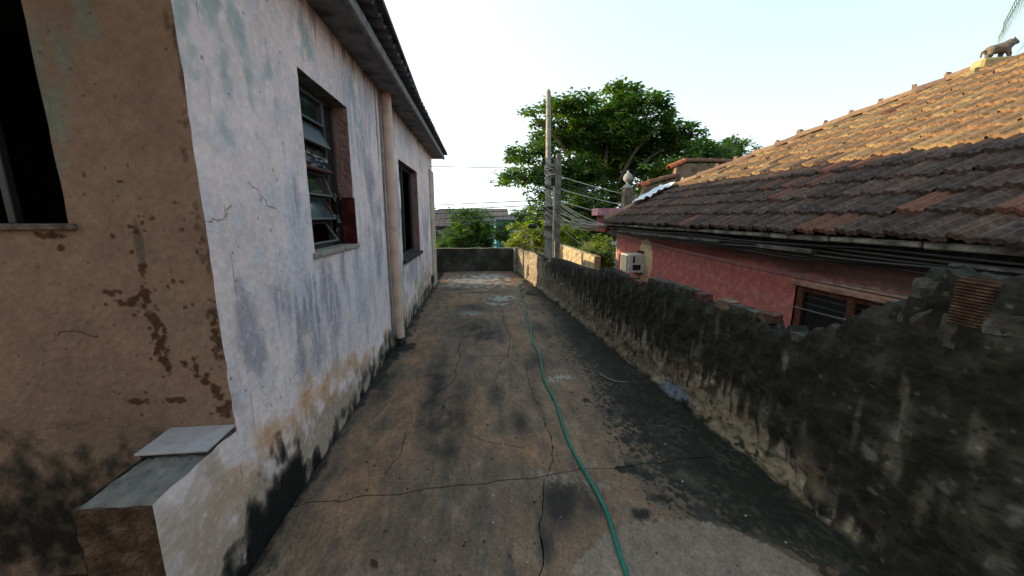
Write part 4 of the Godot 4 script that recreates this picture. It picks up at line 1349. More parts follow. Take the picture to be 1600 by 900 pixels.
func neighbour_house() -> void:
	var hs := thing("neighbour_house", "red-walled house with old clay tile hip roof beside the terrace", "house", Vector3(7, GROUND_Y, -4))
	var a := deg_to_rad(PITCH)
	var top_s := (RIDGE_X - EAVE_X) / cos(a)
	# red wall with its window opening
	var wr := Rect2(2.05, 0.22, 1.87, 0.62)
	var nz := plaster_noise(33, 1.5)
	var us := steps(-3.0, 9.55, 0.12, [wr.position.x, wr.end.x])
	var vs := steps(GROUND_Y, 1.62, 0.12, [wr.position.y, wr.end.y])
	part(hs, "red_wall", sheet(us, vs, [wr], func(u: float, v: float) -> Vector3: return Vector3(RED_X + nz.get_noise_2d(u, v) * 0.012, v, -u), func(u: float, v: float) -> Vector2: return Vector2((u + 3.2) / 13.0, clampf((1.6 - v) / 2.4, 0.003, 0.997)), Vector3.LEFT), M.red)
	part(hs, "front_wall", box_mesh(Vector3(RED_X + 0.02, GROUND_Y, -9.55), Vector3(11.6, 1.6, -9.4), 0.01), M.render)
	part(hs, "back_wall", box_mesh(Vector3(11.5, GROUND_Y, -9.4), Vector3(11.65, 1.6, 3.0), 0.01), M.render)
	part(hs, "rear_wall", box_mesh(Vector3(RED_X + 0.02, GROUND_Y, 2.9), Vector3(11.5, 1.6, 3.0), 0.01), M.render)
	part(hs, "inner_wall", box_mesh(Vector3(RED_X + 0.9, GROUND_Y, -9.3), Vector3(RED_X + 1.0, 1.55, 2.8), 0.01), M.inside)
	# corner strip of paler plaster
	part(hs, "corner_strip", box_mesh(Vector3(RED_X - 0.02, GROUND_Y, -9.57), Vector3(RED_X + 0.05, 1.3, -9.50), 0.006), grain_mat(Color(0.62, 0.56, 0.52), 0.25, 1.0))
	# roof boarding under the tiles, and the slopes that face away
	var st := mb()
	var e := [roof_at(0, -9.5), roof_at(1.38 / cos(a), -9.27), roof_at(top_s, hip_z(RIDGE_X)), roof_at(top_s, 4.0), roof_at(0, 4.0)]
	for i in 5: e[i] += Vector3(sin(a), -cos(a), 0) * 0.035
	for tri in [[0, 1, 4], [1, 3, 4], [1, 2, 3]]:
		t3(st, e[tri[0]], e[tri[1]], e[tri[2]], Vector3.UP)
	var far_l := Vector3(4.6, 1.5, -9.9)
	var far_r := Vector3(12.1, EAVE_Y, -9.9)
	t3(st, e[1], e[2], far_r, Vector3(0, 1, -1))
	t3(st, e[1], far_l, far_r, Vector3(0, 1, -1))
	q4(st, e[2], e[3], Vector3(12.1, EAVE_Y, 4.0), far_r, Vector3(1, 1, 0))
	var board := part(hs, "roof_boarding", st.commit(), M.mouldy)
	# tiles
	var shapes := [roof_tile_mesh(1), roof_tile_mesh(2), roof_tile_mesh(3)]
	# kinds of tile: blackened by lichen, partly so, newer red ones, ochre brightened for the sunlit courses
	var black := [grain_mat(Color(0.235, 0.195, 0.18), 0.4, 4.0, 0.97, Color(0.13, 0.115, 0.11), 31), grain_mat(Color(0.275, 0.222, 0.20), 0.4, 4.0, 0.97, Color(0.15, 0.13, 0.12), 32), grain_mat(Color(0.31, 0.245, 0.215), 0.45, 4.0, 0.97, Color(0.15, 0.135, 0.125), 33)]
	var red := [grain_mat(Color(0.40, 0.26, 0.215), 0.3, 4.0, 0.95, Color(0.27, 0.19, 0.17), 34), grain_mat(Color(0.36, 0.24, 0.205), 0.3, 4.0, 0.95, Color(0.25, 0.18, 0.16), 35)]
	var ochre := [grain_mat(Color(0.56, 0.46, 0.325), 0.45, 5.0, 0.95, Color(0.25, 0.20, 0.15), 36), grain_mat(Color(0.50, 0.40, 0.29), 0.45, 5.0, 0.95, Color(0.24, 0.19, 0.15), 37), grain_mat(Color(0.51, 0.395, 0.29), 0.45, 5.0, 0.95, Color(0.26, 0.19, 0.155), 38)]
	var basis0 := Basis(Vector3(0, 0, 1), Vector3(-sin(a), cos(a), 0), Vector3(-cos(a), -sin(a), 0))
	var expo := 0.36
	var list: Array = []
	var row := 0
	var rs := -0.06
	while rs < top_s - 0.1:
		var k := 0
		var z := -9.5
		while z < 3.9:
			var c := roof_at(rs + 0.425 * 0.5 - 0.02, z + 0.106, 0.012)
			if c.z > hip_z(c.x) - 0.05:
				# lichen-dark courses up to the shadow line, sunlit ochre above: light put into colour
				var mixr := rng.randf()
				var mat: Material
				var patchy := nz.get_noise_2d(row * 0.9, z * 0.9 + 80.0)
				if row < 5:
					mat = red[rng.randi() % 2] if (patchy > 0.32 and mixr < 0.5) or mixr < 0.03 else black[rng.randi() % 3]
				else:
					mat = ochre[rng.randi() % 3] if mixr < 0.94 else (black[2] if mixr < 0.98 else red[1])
				var b := basis0 * Basis(Vector3.RIGHT, rng.randf_range(-0.018, 0.018)) * Basis(Vector3.UP, rng.randf_range(-0.035, 0.035)) * Basis(Vector3.BACK, rng.randf_range(-0.02, 0.02))
				list.append([c.distance_to(Vector3(0, 1.6, 0)) + (100.0 if (c.x / maxf(0.1, -c.z) > 1.75 or c.z > -0.5) else 0.0), Transform3D(b, c + Vector3(-sin(a), cos(a), 0) * rng.randf_range(-0.002, 0.006) + Vector3(cos(a), sin(a), 0) * (rng.randf_range(-0.018, 0.012) if rng.randf() < 0.9 else rng.randf_range(-0.05, -0.02))), mat, rng.randi() % 3])
			z += 0.206
			k += 1
		rs += expo
		row += 1
	list.sort_custom(func(p: Array, q: Array) -> bool: return p[0] < q[0])
	var rest := {}
	for i in list.size():
		var l: Array = list[i]
		if i < 300:
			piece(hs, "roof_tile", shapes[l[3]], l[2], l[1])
		else:
			if not rest.has(l[2]):
				rest[l[2]] = mb()
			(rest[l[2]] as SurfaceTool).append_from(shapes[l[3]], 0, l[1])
	var mass := ArrayMesh.new()
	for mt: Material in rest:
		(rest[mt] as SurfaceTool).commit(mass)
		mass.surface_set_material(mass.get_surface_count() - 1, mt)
	var mm := MeshInstance3D.new()
	mm.name = "farther_roof_tiles"
	mm.mesh = mass
	hs.add_child(mm, true)
	mm.position = -hs.position
	mm.set_meta("kind", "stuff")
	# hip and ridge caps, each with its lump of mortar
	var capm := [grain_mat(Color(0.52, 0.42, 0.33), 0.3, 4.0, 0.95, Color(0.33, 0.27, 0.22), 39), grain_mat(Color(0.44, 0.35, 0.29), 0.35, 4.0, 0.95, Color(0.24, 0.20, 0.18), 40)]
	var hip_pts: Array = []
	for i in 4: hip_pts.append(roof_at((i * 0.42) / cos(a), hip_z(3.2 + i * 0.42), 0.02))
	for i in 14:
		var x := 4.62 + i * 0.225
		hip_pts.append(roof_at((x - EAVE_X) / cos(a), hip_z(x) + rng.randf_range(-0.02, 0.02), 0.01 + rng.randf_range(-0.012, 0.012)))
	for i in hip_pts.size() - 1:
		var d: Vector3 = (hip_pts[i + 1] - hip_pts[i])
		var cap := part(hs, "hip_cap", half_pipe(hip_pts[i], d, rng.randf_range(0.125, 0.14), 0.10), capm[rng.randi() % 2])
		var lump := worn_block(Vector3(0.07, 0.10, 0.06) * rng.randf_range(0.75, 1.15), 70 + i, 0.02)
		piece(cap, "mortar_lump", lump, M.cement if i < 6 else capm[1], Transform3D(Basis(Vector3.UP, rng.randf() * 3.0), hip_pts[i] + Vector3(0, 0.10, 0)))
	for i in 18:
		var p := roof_at(top_s, hip_z(RIDGE_X) + 0.35 + i * 0.42, 0.04)
		part(hs, "ridge_cap", half_pipe(p + Vector3(0, rng.randf_range(-0.006, 0.006), 0), Vector3(0, 0, 0.42), 0.12, 0.10), capm[rng.randi() % 2])
	# eave: pale mortar strip, board and soffit
	var seg := 0
	var zz := -9.45
	while zz < 3.5:
		var ln := rng.randf_range(0.7, 1.4)
		part(hs, "eave_mortar", box_mesh(Vector3(EAVE_X - 0.035, EAVE_Y - 0.095 + rng.randf_range(-0.012, 0.012), zz), Vector3(EAVE_X + 0.06, EAVE_Y - 0.048, minf(zz + ln - 0.02, 3.6)), 0.01), grain_mat(Color(0.46, 0.45, 0.42), 0.4, 1.5, 0.95, Color(0.2, 0.2, 0.19), 41))
		zz += ln
		seg += 1
	part(hs, "eave_board", box_mesh(Vector3(EAVE_X + 0.08, EAVE_Y - 0.16, -9.45), Vector3(EAVE_X + 0.11, EAVE_Y - 0.02, 3.6), 0.004), grain_mat(Color(0.12, 0.115, 0.11), 0.3, 2.0))
	zz = -9.3
	while zz < 3.0:
		var ln2 := rng.randf_range(0.5, 1.1)
		if rng.randf() < 0.75:
			part(hs, "soffit_board", box_mesh(Vector3(EAVE_X + 0.0, EAVE_Y - 0.225 + rng.randf_range(-0.02, 0.02), zz), Vector3(RED_X - 0.005, EAVE_Y - 0.185, zz + ln2), 0.004), grain_mat(Color(0.30, 0.29, 0.28), 0.4, 1.5, 0.95, Color(0.14, 0.14, 0.14), 42))
		zz += ln2 + 0.03
	# wooden window with three sashes
	var wn := Node3D.new()
	wn.name = "wooden_window"
	hs.add_child(wn, true)
	wn.position = Vector3(RED_X, wr.position.y, -3.0) - hs.position
	var wood := grain_mat(Color(0.30, 0.17, 0.12), 0.4, 5.0, 0.75, Color(0.15, 0.09, 0.07), 43)
	part(wn, "lintel", box_mesh(Vector3(RED_X - 0.01, wr.end.y, -wr.end.x - 0.05), Vector3(RED_X + 0.1, wr.end.y + 0.05, -wr.position.x + 0.05), 0.008), grain_mat(Color(0.60, 0.47, 0.42), 0.3, 2.0, 0.95, Color(0.42, 0.33, 0.3), 44))
	part(wn, "sill", box_mesh(Vector3(RED_X - 0.05, wr.position.y - 0.04, -wr.end.x - 0.06), Vector3(RED_X + 0.1, wr.position.y, -wr.position.x + 0.05), 0.008), grain_mat(Color(0.46, 0.35, 0.30), 0.4, 3.0, 0.95, Color(0.25, 0.2, 0.18), 45))
	for i in 4:
		var z0 := -wr.end.x + i * (wr.size.x - 0.09) / 3.0
		part(wn, "mullion", box_mesh(Vector3(RED_X + 0.02, wr.position.y, z0), Vector3(RED_X + 0.09, wr.end.y, z0 + 0.09), 0.005), wood)
	part(wn, "top_rail", box_mesh(Vector3(RED_X + 0.025, wr.end.y - 0.055, -wr.end.x + 0.09), Vector3(RED_X + 0.085, wr.end.y, -wr.position.x - 0.09), 0.005), wood)
	part(wn, "bottom_rail", box_mesh(Vector3(RED_X + 0.025, wr.position.y, -wr.end.x + 0.09), Vector3(RED_X + 0.085, wr.position.y + 0.12, -wr.position.x - 0.09), 0.005), wood)
	for i in 3:
		var z0 := -wr.end.x + 0.09 + i * (wr.size.x - 0.09) / 3.0
		var z1 := z0 + (wr.size.x - 0.09) / 3.0 - 0.09
		part(wn, "pane", box_mesh(Vector3(RED_X + 0.055, wr.position.y + 0.12, z0), Vector3(RED_X + 0.06, wr.end.y - 0.055, z1), 0.001), glass(Color(0.10, 0.12, 0.13), 0.55))
		for k in 3:
			part(wn, "glazing_bar", box_mesh(Vector3(RED_X + 0.05, wr.end.y - 0.12 - k * 0.075, z0), Vector3(RED_X + 0.064, wr.end.y - 0.105 - k * 0.075, z1), 0.002), plain(Color(0.10, 0.12, 0.15), 0.5))
	part(hs, "pink_block", box_mesh(Vector3(3.06, 1.62, -10.3), Vector3(3.86, 1.80, -9.75), 0.01), grain_mat(Color(0.74, 0.52, 0.54), 0.15, 1.0))
	part(hs, "corner_block", box_mesh(Vector3(3.2, 1.2, -10.28), Vector3(3.86, 1.617, -9.57), 0.01), grain_mat(Color(0.42, 0.22, 0.21), 0.25, 1.0))
	# stepped street gable with tile coping and a finial post
	var gb := Node3D.new()
	gb.name = "street_gable"
	hs.add_child(gb, true)
	gb.position = Vector3(5.5, 1.4, -10.1) - hs.position
	st = mb()
	var prof := PackedVector2Array([Vector2(3.9, 1.2), Vector2(3.9, 2.0), Vector2(4.32, 2.16), Vector2(4.40, 2.36), Vector2(5.20, 2.58), Vector2(5.22, 2.86), Vector2(5.45, 2.97), Vector2(6.9, 2.97), Vector2(6.9, 2.6), Vector2(9.4, 2.3), Vector2(9.4, 1.2)])
	var idx := Geometry2D.triangulate_polygon(prof)
	for i in range(0, idx.size(), 3):
		for zf: float in [-10.02, -10.18]:
			t3(st, Vector3(prof[idx[i]].x, prof[idx[i]].y, zf), Vector3(prof[idx[i + 1]].x, prof[idx[i + 1]].y, zf), Vector3(prof[idx[i + 2]].x, prof[idx[i + 2]].y, zf), Vector3(0, 0, 1 if zf > -10.1 else -1))
	for i in prof.size():
		var p := prof[i]
		var q := prof[(i + 1) % prof.size()]
		q4(st, Vector3(p.x, p.y, -10.02), Vector3(q.x, q.y, -10.02), Vector3(q.x, q.y, -10.18), Vector3(p.x, p.y, -10.18), Vector3(p.y - q.y, q.x - p.x, 0))
	part(gb, "gable_wall", st.commit(), grain_mat(Color(0.50, 0.41, 0.34), 0.3, 0.9, 0.95, Color(0.32, 0.26, 0.22), 46))
	var clay2 := grain_mat(Color(0.62, 0.34, 0.23), 0.3, 3.0, 0.9, Color(0.42, 0.24, 0.18), 47)
	var clay3 := grain_mat(Color(0.40, 0.27, 0.22), 0.35, 3.0, 0.95, Color(0.26, 0.19, 0.17), 48)
	for c in [[Vector3(4.28, 2.36, -10.1), Vector3(4.55, 2.45, -10.1)], [Vector3(4.52, 2.45, -10.1), Vector3(4.88, 2.54, -10.1)], [Vector3(4.85, 2.54, -10.1), Vector3(5.22, 2.63, -10.1)], [Vector3(5.06, 2.84, -10.1), Vector3(5.46, 3.01, -10.1)], [Vector3(5.44, 3.01, -10.1), Vector3(5.82, 3.02, -10.1)], [Vector3(5.80, 3.02, -10.1), Vector3(6.18, 3.02, -10.1)], [Vector3(6.16, 3.02, -10.1), Vector3(6.54, 3.01, -10.1)], [Vector3(6.52, 3.01, -10.1), Vector3(6.95, 3.0, -10.1)]]:
		part(gb, "coping_tile", half_pipe(c[0], c[1] - c[0], 0.135, 0.12), clay2 if c[0].x < 4.3 or (c[0].x > 5.0 and c[0].x < 5.2) else clay3)
	var post := part(gb, "post", box_mesh(Vector3(3.84, 1.3, -10.22), Vector3(4.06, 2.34, -10.0), 0.02), grain_mat(Color(0.42, 0.36, 0.32), 0.3, 1.0, 0.95, Color(0.25, 0.22, 0.2), 49))
	st = mb()
	lathe(st, Vector3(3.95, 2.34, -10.1), [[0.0, 0.13], [0.05, 0.11], [0.10, 0.045], [0.14, 0.04], [0.17, 0.085], [0.21, 0.118], [0.26, 0.125], [0.31, 0.11], [0.36, 0.075], [0.40, 0.03], [0.42, 0.0]], 14)
	part(post, "pineapple_finial", st.commit(), grain_mat(Color(0.55, 0.54, 0.53), 0.4, 9.0, 0.9, Color(0.28, 0.28, 0.29), 50))

func lathe(st: SurfaceTool, at: Vector3, prof: Array, sides: int) -> void:
	for i in prof.size() - 1:
		for k in sides:
			var a0 := TAU * k / sides
			var a1 := TAU * (k + 1) / sides
			var p := func(e: Array, a: float) -> Vector3: return at + Vector3(cos(a) * e[1], e[0], sin(a) * e[1])
			q4(st, p.call(prof[i], a0), p.call(prof[i], a1), p.call(prof[i + 1], a1), p.call(prof[i + 1], a0), Vector3(cos((a0 + a1) / 2), 0.01, sin((a0 + a1) / 2)))

# half-round tile from p along d, wide end first
func half_pipe(p: Vector3, d: Vector3, r0: float, r1: float) -> Mesh:
	var st := mb()
	var f := d.normalized()
	var x := f.cross(Vector3.UP).normalized()
	var y := x.cross(f).normalized()
	var n := 9
	var ov := f * 0.05
	for i in n:
		var a0 := PI * i / n
		var a1 := PI * (i + 1) / n
		var v0 := x * cos(a0) + y * sin(a0) * 0.8
		var v1 := x * cos(a1) + y * sin(a1) * 0.8
		q4(st, p + v0 * r0, p + v1 * r0, p + d + ov + v1 * r1, p + d + ov + v0 * r1, v0 + v1)
		q4(st, p + v0 * r0, p + v1 * r0, p + v1 * (r0 - 0.018), p + v0 * (r0 - 0.018), -f)
		q4(st, p + v0 * (r0 - 0.018), p + v1 * (r0 - 0.018), p + d + ov + v1 * (r1 - 0.018), p + d + ov + v0 * (r1 - 0.018), -v0 - v1)
	return st.commit()

# ------------------------------------------------------------------ beyond
func beyond_the_terrace() -> void:
	# sunlit boundary wall carrying on from the red house
	var bw := thing("boundary_wall", "sunlit beige boundary wall behind the poles", "wall", Vector3(3.0, GROUND_Y, -12))
	var nz := plaster_noise(61, 1.2)
	part(bw, "face", sheet(steps(9.6, 15.5, 0.15), steps(GROUND_Y, 0.58, 0.15), [], func(u: float, v: float) -> Vector3: return Vector3(2.98 + nz.get_noise_2d(u, v) * 0.015, v + (nz.get_noise_1d(u * 3.0) * 0.02 if v > 0.5 else 0.0), -u), func(u: float, v: float) -> Vector2: return Vector2(u, v) * 0.3, Vector3.LEFT), M.render)
	part(bw, "coping", box_mesh(Vector3(2.99, GROUND_Y, -15.5), Vector3(3.15, 0.575, -9.6), 0.01), M.render)
	# unseen porch added behind the house so its roof shades the lower tiles
	var pr := thing("shade_porch", "unseen open porch added behind the white house to shade the tiled roof", "porch", Vector3(-4, 0, -11))
	part(pr, "roof_slab", box_mesh(Vector3(-6.2, 2.45, -12.9), Vector3(-2.3, 3.55, -9.78), 0.01), M.cement)
	for p in [Vector3(-2.5, -0.1, -12.75), Vector3(-5.9, -0.1, -12.75)]:
		part(pr, "post", box_mesh(p - Vector3(0.08, 0, 0.08), p + Vector3(0.08, 2.45, 0.08), 0.01), M.cement)
	# unseen wing added at the near end to darken the brown wall
	var wg := thing("added_wing", "unseen plain two-storey wing added to shade the near end of the terrace", "house", Vector3(-1.5, 0, 4.2))
	part(wg, "wall", box_mesh(Vector3(-6.2, GROUND_Y, 3.4), Vector3(wall_line(3.4) + 0.1, 5.2, 6.5), 0.02), grain_mat(Color(0.60, 0.54, 0.49), 0.25, 0.5, 0.95, Color(0.42, 0.38, 0.35), 26))
	part(wg, "roof_slab", box_mesh(Vector3(-6.4, 5.21, 2.8), Vector3(2.5, 5.36, 6.8), 0.02), M.cement)
	part(wg, "door", box_mesh(Vector3(-0.4, 0.01, 3.36), Vector3(0.5, 2.1, 3.405), 0.01), plain(Color(0.25, 0.17, 0.12), 0.6))
	# houses across the street
	far_house("tiled_street_house", "grey tiled house past the end parapet beside the white house", Vector3(-5.2, GROUND_Y, -27), Vector3(6.8, 4.0, 6.0), 1.0, Color(0.30, 0.28, 0.27), Color(0.33, 0.30, 0.30))
	far_house("turquoise_house", "small turquoise house seen between the street trees", Vector3(2.25, GROUND_Y, -36), Vector3(1.5, 4.3, 4.0), 0.4, Color(0.30, 0.55, 0.60), Color(0.30, 0.30, 0.31))
	far_house("grey_house", "pale grey house with low roof far behind the street trees", Vector3(-0.6, GROUND_Y, -46), Vector3(7.5, 4.6, 5.0), 0.9, Color(0.56, 0.57, 0.57), Color(0.42, 0.38, 0.36))

func far_house(called: String, label: String, at: Vector3, size: Vector3, rise: float, wall: Color, roof: Color) -> void:
	var h := thing(called, label, "house", at)
	var lo := at - Vector3(size.x * 0.5, 0, size.z * 0.5)
	var hi := at + Vector3(size.x * 0.5, size.y, size.z * 0.5)
	part(h, "wall", box_mesh(lo, hi, 0.02), grain_mat(wall, 0.2, 0.4))
	var st := mb()
	var o := 0.25
	var a := Vector3(lo.x - o, hi.y + 0.01, lo.z - o)
	var b := Vector3(hi.x + o, hi.y + 0.01, lo.z - o)
	var c := Vector3(hi.x + o, hi.y + 0.01, hi.z + o)
	var d := Vector3(lo.x - o, hi.y + 0.01, hi.z + o)
	var m0 := Vector3(lo.x - o, hi.y + rise, at.z)
	var m1 := Vector3(hi.x + o, hi.y + rise, at.z)
	q4(st, a, b, m1, m0, Vector3(0, 1, -1))
	q4(st, d, c, m1, m0, Vector3(0, 1, 1))
	t3(st, a, d, m0, Vector3.LEFT)
	t3(st, b, c, m1, Vector3.RIGHT)
	q4(st, a, b, c, d, Vector3.DOWN)
	part(h, "roof", st.commit(), grain_mat(roof, 0.35, 0.8))
	var n := int(size.x / 1.5)
	for i in n:
		for f in 2:
			var x := lo.x + (i + 0.5) * size.x / n
			var y := at.y + 0.9 + f * 1.9
			if y + 1.0 > hi.y: continue
			var wd := part(h, "window", box_mesh(Vector3(x - 0.42, y, hi.z - 0.02), Vector3(x + 0.42, y + 0.95, hi.z + 0.03), 0.01), plain(Color(0.55, 0.55, 0.53), 0.6))
			part(wd, "pane", box_mesh(Vector3(x - 0.36, y + 0.06, hi.z + 0.03), Vector3(x + 0.36, y + 0.89, hi.z + 0.04), 0.004), plain(Color(0.08, 0.09, 0.10), 0.2))

# ------------------------------------------------------------------ trees
func leaf_cluster(leaves: int, slim: float, droop: float, seed_: int) -> Mesh:
	var r := RandomNumberGenerator.new()
	r.seed = seed_
	var st := mb()
	for i in leaves:
		var az := TAU * i / leaves + r.randf_range(-0.5, 0.5)
		var el := r.randf_range(-0.5, 0.7) - droop
		var d := Vector3(cos(az) * cos(el), sin(el), sin(az) * cos(el))
		var side := d.cross(Vector3.UP).normalized()
		var n := side.cross(d).normalized()
		var ln := r.randf_range(0.65, 1.0)
		var b := d * 0.12 + Vector3(r.randf_range(-0.15, 0.15), r.randf_range(-0.25, 0.25), r.randf_range(-0.15, 0.15))
		var tip := b + d * ln - Vector3(0, 0.18 * ln, 0)
		var midp := b + d * ln * 0.58 + n * 0.04
		var l := midp + side * slim * ln - n * 0.05
		var rr := midp - side * slim * ln - n * 0.05
		t3(st, b, l, midp, n)
		t3(st, b, midp, rr, n)
		t3(st, l, tip, midp, n)
		t3(st, midp, tip, rr, n)
	return st.commit()

# lobes: [centre, radii, density]
func crown(parent: Node3D, lobes: Array, cluster: Mesh, size: float, cols: Array, mat: Material, seed_: int, gaps := 0.35) -> void:
	var r := RandomNumberGenerator.new()
	r.seed = seed_
	var nz := FastNoiseLite.new()
	nz.seed = seed_
	nz.frequency = 0.42 / size * 0.35
	nz.fractal_octaves = 2
	var xs: Array[Transform3D] = []
	var cs: PackedColorArray = []
	for l in lobes:
		var rad: Vector3 = l[1]
		var n := int(rad.x * rad.y * rad.z * 4.19 * l[2] / (size * size * size))
		for i in n:
			var d := Vector3(r.randfn(), r.randfn(), r.randfn()).normalized() * pow(r.randf(), 0.45)
			var p: Vector3 = l[0] + d * rad * (1.0 + r.randf_range(-0.12, 0.12))
			if nz.get_noise_3dv(p) < -gaps: continue
			var b := Basis(Vector3.UP, r.randf() * TAU) * Basis(Vector3.RIGHT, r.randf_range(-0.5, 0.5))
			var s := size * r.randf_range(0.75, 1.25)
			xs.append(Transform3D(b.scaled(Vector3.ONE * s), p - parent.position))
			var a: Color = cols[r.randi() % cols.size()]
			cs.append(a * r.randf_range(0.75, 1.2))
	var mm := MultiMesh.new()
	mm.transform_format = MultiMesh.TRANSFORM_3D
	mm.use_colors = true
	mm.mesh = cluster
	mm.instance_count = xs.size()
	for i in xs.size():
		mm.set_instance_transform(i, xs[i])
		mm.set_instance_color(i, Color(cs[i].r, cs[i].g, cs[i].b, 1))
	var o := MultiMeshInstance3D.new()
	o.name = "crown"
	o.multimesh = mm
	o.material_override = mat
	o.set_meta("kind", "stuff")
	parent.add_child(o, true)

func trunk(parent: Node3D, base: Vector3, fork: Vector3, tips: Array, r0: float) -> void:
	var st := mb()
	tube(st, smooth_path([base, base.lerp(fork, 0.5) + Vector3(0.1, 0, 0.05), fork], 5), r0, 10, r0 * 0.7, false)
	for t: Vector3 in tips:
		var m := fork.lerp(t, 0.5) + Vector3(0, 0.12 * fork.distance_to(t), 0)
		tube(st, smooth_path([fork - (fork - base).normalized() * r0, m, t], 6), r0 * 0.42, 7, r0 * 0.08, false)
	part(parent, "trunk", st.commit(), M.bark)

func leaf_mat(back: Color) -> StandardMaterial3D:
	var m := StandardMaterial3D.new()
	m.vertex_color_use_as_albedo = true
	m.roughness = 0.55
	m.metallic_specular = 0.4
	m.backlight_enabled = true
	m.backlight = back
	return m

func vegetation() -> void:
	var broad := leaf_cluster(10, 0.26, 0.0, 5)
	var small := leaf_cluster(12, 0.20, 0.1, 6)
	var lm := leaf_mat(Color(0.85, 1.0, 0.30))
	var deep := [Color(0.080, 0.150, 0.046), Color(0.095, 0.17, 0.046), Color(0.065, 0.130, 0.046), Color(0.13, 0.20, 0.048), Color(0.20, 0.25, 0.05)]
	# big broadleaf street tree
	var at := Vector3(7.2, GROUND_Y, -22)
	var t := thing("street_tree", "big spreading broadleaf tree behind the utility poles", "tree", at)
	var k := 22.0 / 593.0 * 1.04
	var lobes := []
	for l in [[945, 168, 52, 26, 1.0], [882, 176, 42, 18, 0.9], [990, 172, 40, 18, 0.9], [1022, 190, 26, 13, 0.9], [848, 186, 30, 12, 0.8], [925, 212, 92, 40, 1.0], [1002, 228, 58, 42, 1.0], [858, 226, 40, 24, 0.9], [828, 240, 42, 16, 0.9], [802, 250, 24, 11, 0.8], [818, 274, 40, 15, 0.9], [788, 282, 24, 11, 0.8], [878, 272, 60, 40, 1.0], [940, 262, 66, 40, 1.0], [838, 300, 30, 14, 0.8], [868, 322, 50, 24, 0.9], [905, 318, 46, 30, 0.8], [935, 330, 40, 22, 0.7], [1052, 218, 36, 28, 1.0], [1088, 240, 44, 24, 1.0], [1050, 262, 60, 20, 0.9], [845, 340, 34, 16, 0.9], [995, 262, 40, 24, 0.7], [905, 352, 60, 26, 0.9], [965, 300, 44, 22, 0.8], [1020, 292, 44, 20, 0.7], [1055, 290, 40, 20, 0.8], [960, 345, 60, 24, 0.8], [985, 322, 40, 16, 0.6], [842, 200, 26, 8, 0.8], [822, 186, 16, 7, 0.8]]:
		var dz := rng.randf_range(0.92, 1.10)
		lobes.append([Vector3((l[0] - 748) * k * dz, 1.6 + (338 - l[1] - 7) * k * dz, -22.0 * dz), Vector3(l[2] * k * 0.88, l[3] * k * 0.86, maxf(l[2] * k * 0.8, 1.0)), l[4] * 1.25])
	crown(t, lobes, broad, 0.36, deep, lm, 101, 0.34)
	var tips := []
	for q in lobes.size():
		if q % 3 == 0: tips.append(lobes[q][0])
	trunk(t, at, Vector3(7.0, 1.4, -22), tips, 0.34)
	# a farther tree whose top shows over the roof
	at = Vector3(16.5, GROUND_Y, -27)
	t = thing("roofline_tree", "dense tree whose bright top shows over the tiled roof", "tree", at)
	lobes = [[Vector3(16.3, 5.2, -27), Vector3(2.6, 1.2, 2.0), 0.9], [Vector3(18.2, 6.2, -27), Vector3(1.7, 0.8, 1.5), 0.9], [Vector3(19.6, 5.2, -27), Vector3(1.3, 0.8, 1.3), 0.85], [Vector3(15.0, 3.6, -27), Vector3(3.4, 1.8, 2.4), 0.8]]
	crown(t, lobes, broad, 0.34, deep, lm, 102, 0.3)
	trunk(t, at, Vector3(16.5, 2.0, -27), [lobes[0][0], lobes[1][0], lobes[2][0]], 0.3)
	# dark rounded tree past the end parapet
	at = Vector3(-0.1, GROUND_Y, -17)
	t = thing("round_tree", "dark rounded tree right behind the end parapet", "tree", at)
	lobes = [[Vector3(-0.35, 0.95, -17.2), Vector3(1.15, 0.85, 1.1), 0.85], [Vector3(0.75, 0.75, -16.8), Vector3(0.85, 0.75, 0.8), 0.85], [Vector3(-1.05, 0.55, -16.5), Vector3(0.65, 0.65, 0.6), 0.85], [Vector3(-0.25, 1.72, -17.6), Vector3(1.15, 0.28, 0.8), 0.85], [Vector3(0.1, -0.2, -17), Vector3(1.5, 0.9, 1.0), 0.85], [Vector3(-1.5, 0.0, -16.8), Vector3(0.6, 0.8, 0.6), 0.8]]
	crown(t, lobes, broad, 0.21, [Color(0.085, 0.155, 0.05), Color(0.11, 0.18, 0.05), Color(0.07, 0.135, 0.048), Color(0.15, 0.22, 0.05)], lm, 103, 0.3)
	trunk(t, at, Vector3(-0.1, -0.8, -17), [lobes[0][0], lobes[1][0], lobes[2][0], lobes[3][0]], 0.16)
	# bright yellow-green shrubby tree
	at = Vector3(1.75, GROUND_Y, -14.5)
	t = thing("yellow_green_tree", "bright yellow-green leafy tree past the parapet corner", "tree", at)
	lobes = [[Vector3(1.75, 0.75, -14.5), Vector3(0.85, 0.62, 0.7), 0.6], [Vector3(1.2, 0.40, -14.3), Vector3(0.5, 0.36, 0.5), 0.6], [Vector3(2.45, 0.85, -14.7), Vector3(0.65, 0.6, 0.6), 0.6], [Vector3(2.9, 0.3, -14.5), Vector3(0.6, 0.6, 0.5), 0.55], [Vector3(1.8, -0.2, -14.4), Vector3(1.2, 0.6, 0.7), 0.55]]
	crown(t, lobes, broad, 0.2, [Color(0.30, 0.34, 0.04), Color(0.26, 0.31, 0.04), Color(0.20, 0.26, 0.04), Color(0.34, 0.35, 0.045)], leaf_mat(Color(0.95, 1.0, 0.2)), 104, 0.35)
	trunk(t, at, Vector3(1.8, -0.9, -14.5), [lobes[0][0], lobes[1][0], lobes[2][0], lobes[3][0]], 0.10)
	# shrub behind the boundary wall
	at = Vector3(4.1, GROUND_Y, -13.2)
	t = thing("garden_shrub", "leafy shrub spilling over the sunlit boundary wall", "shrub", at)
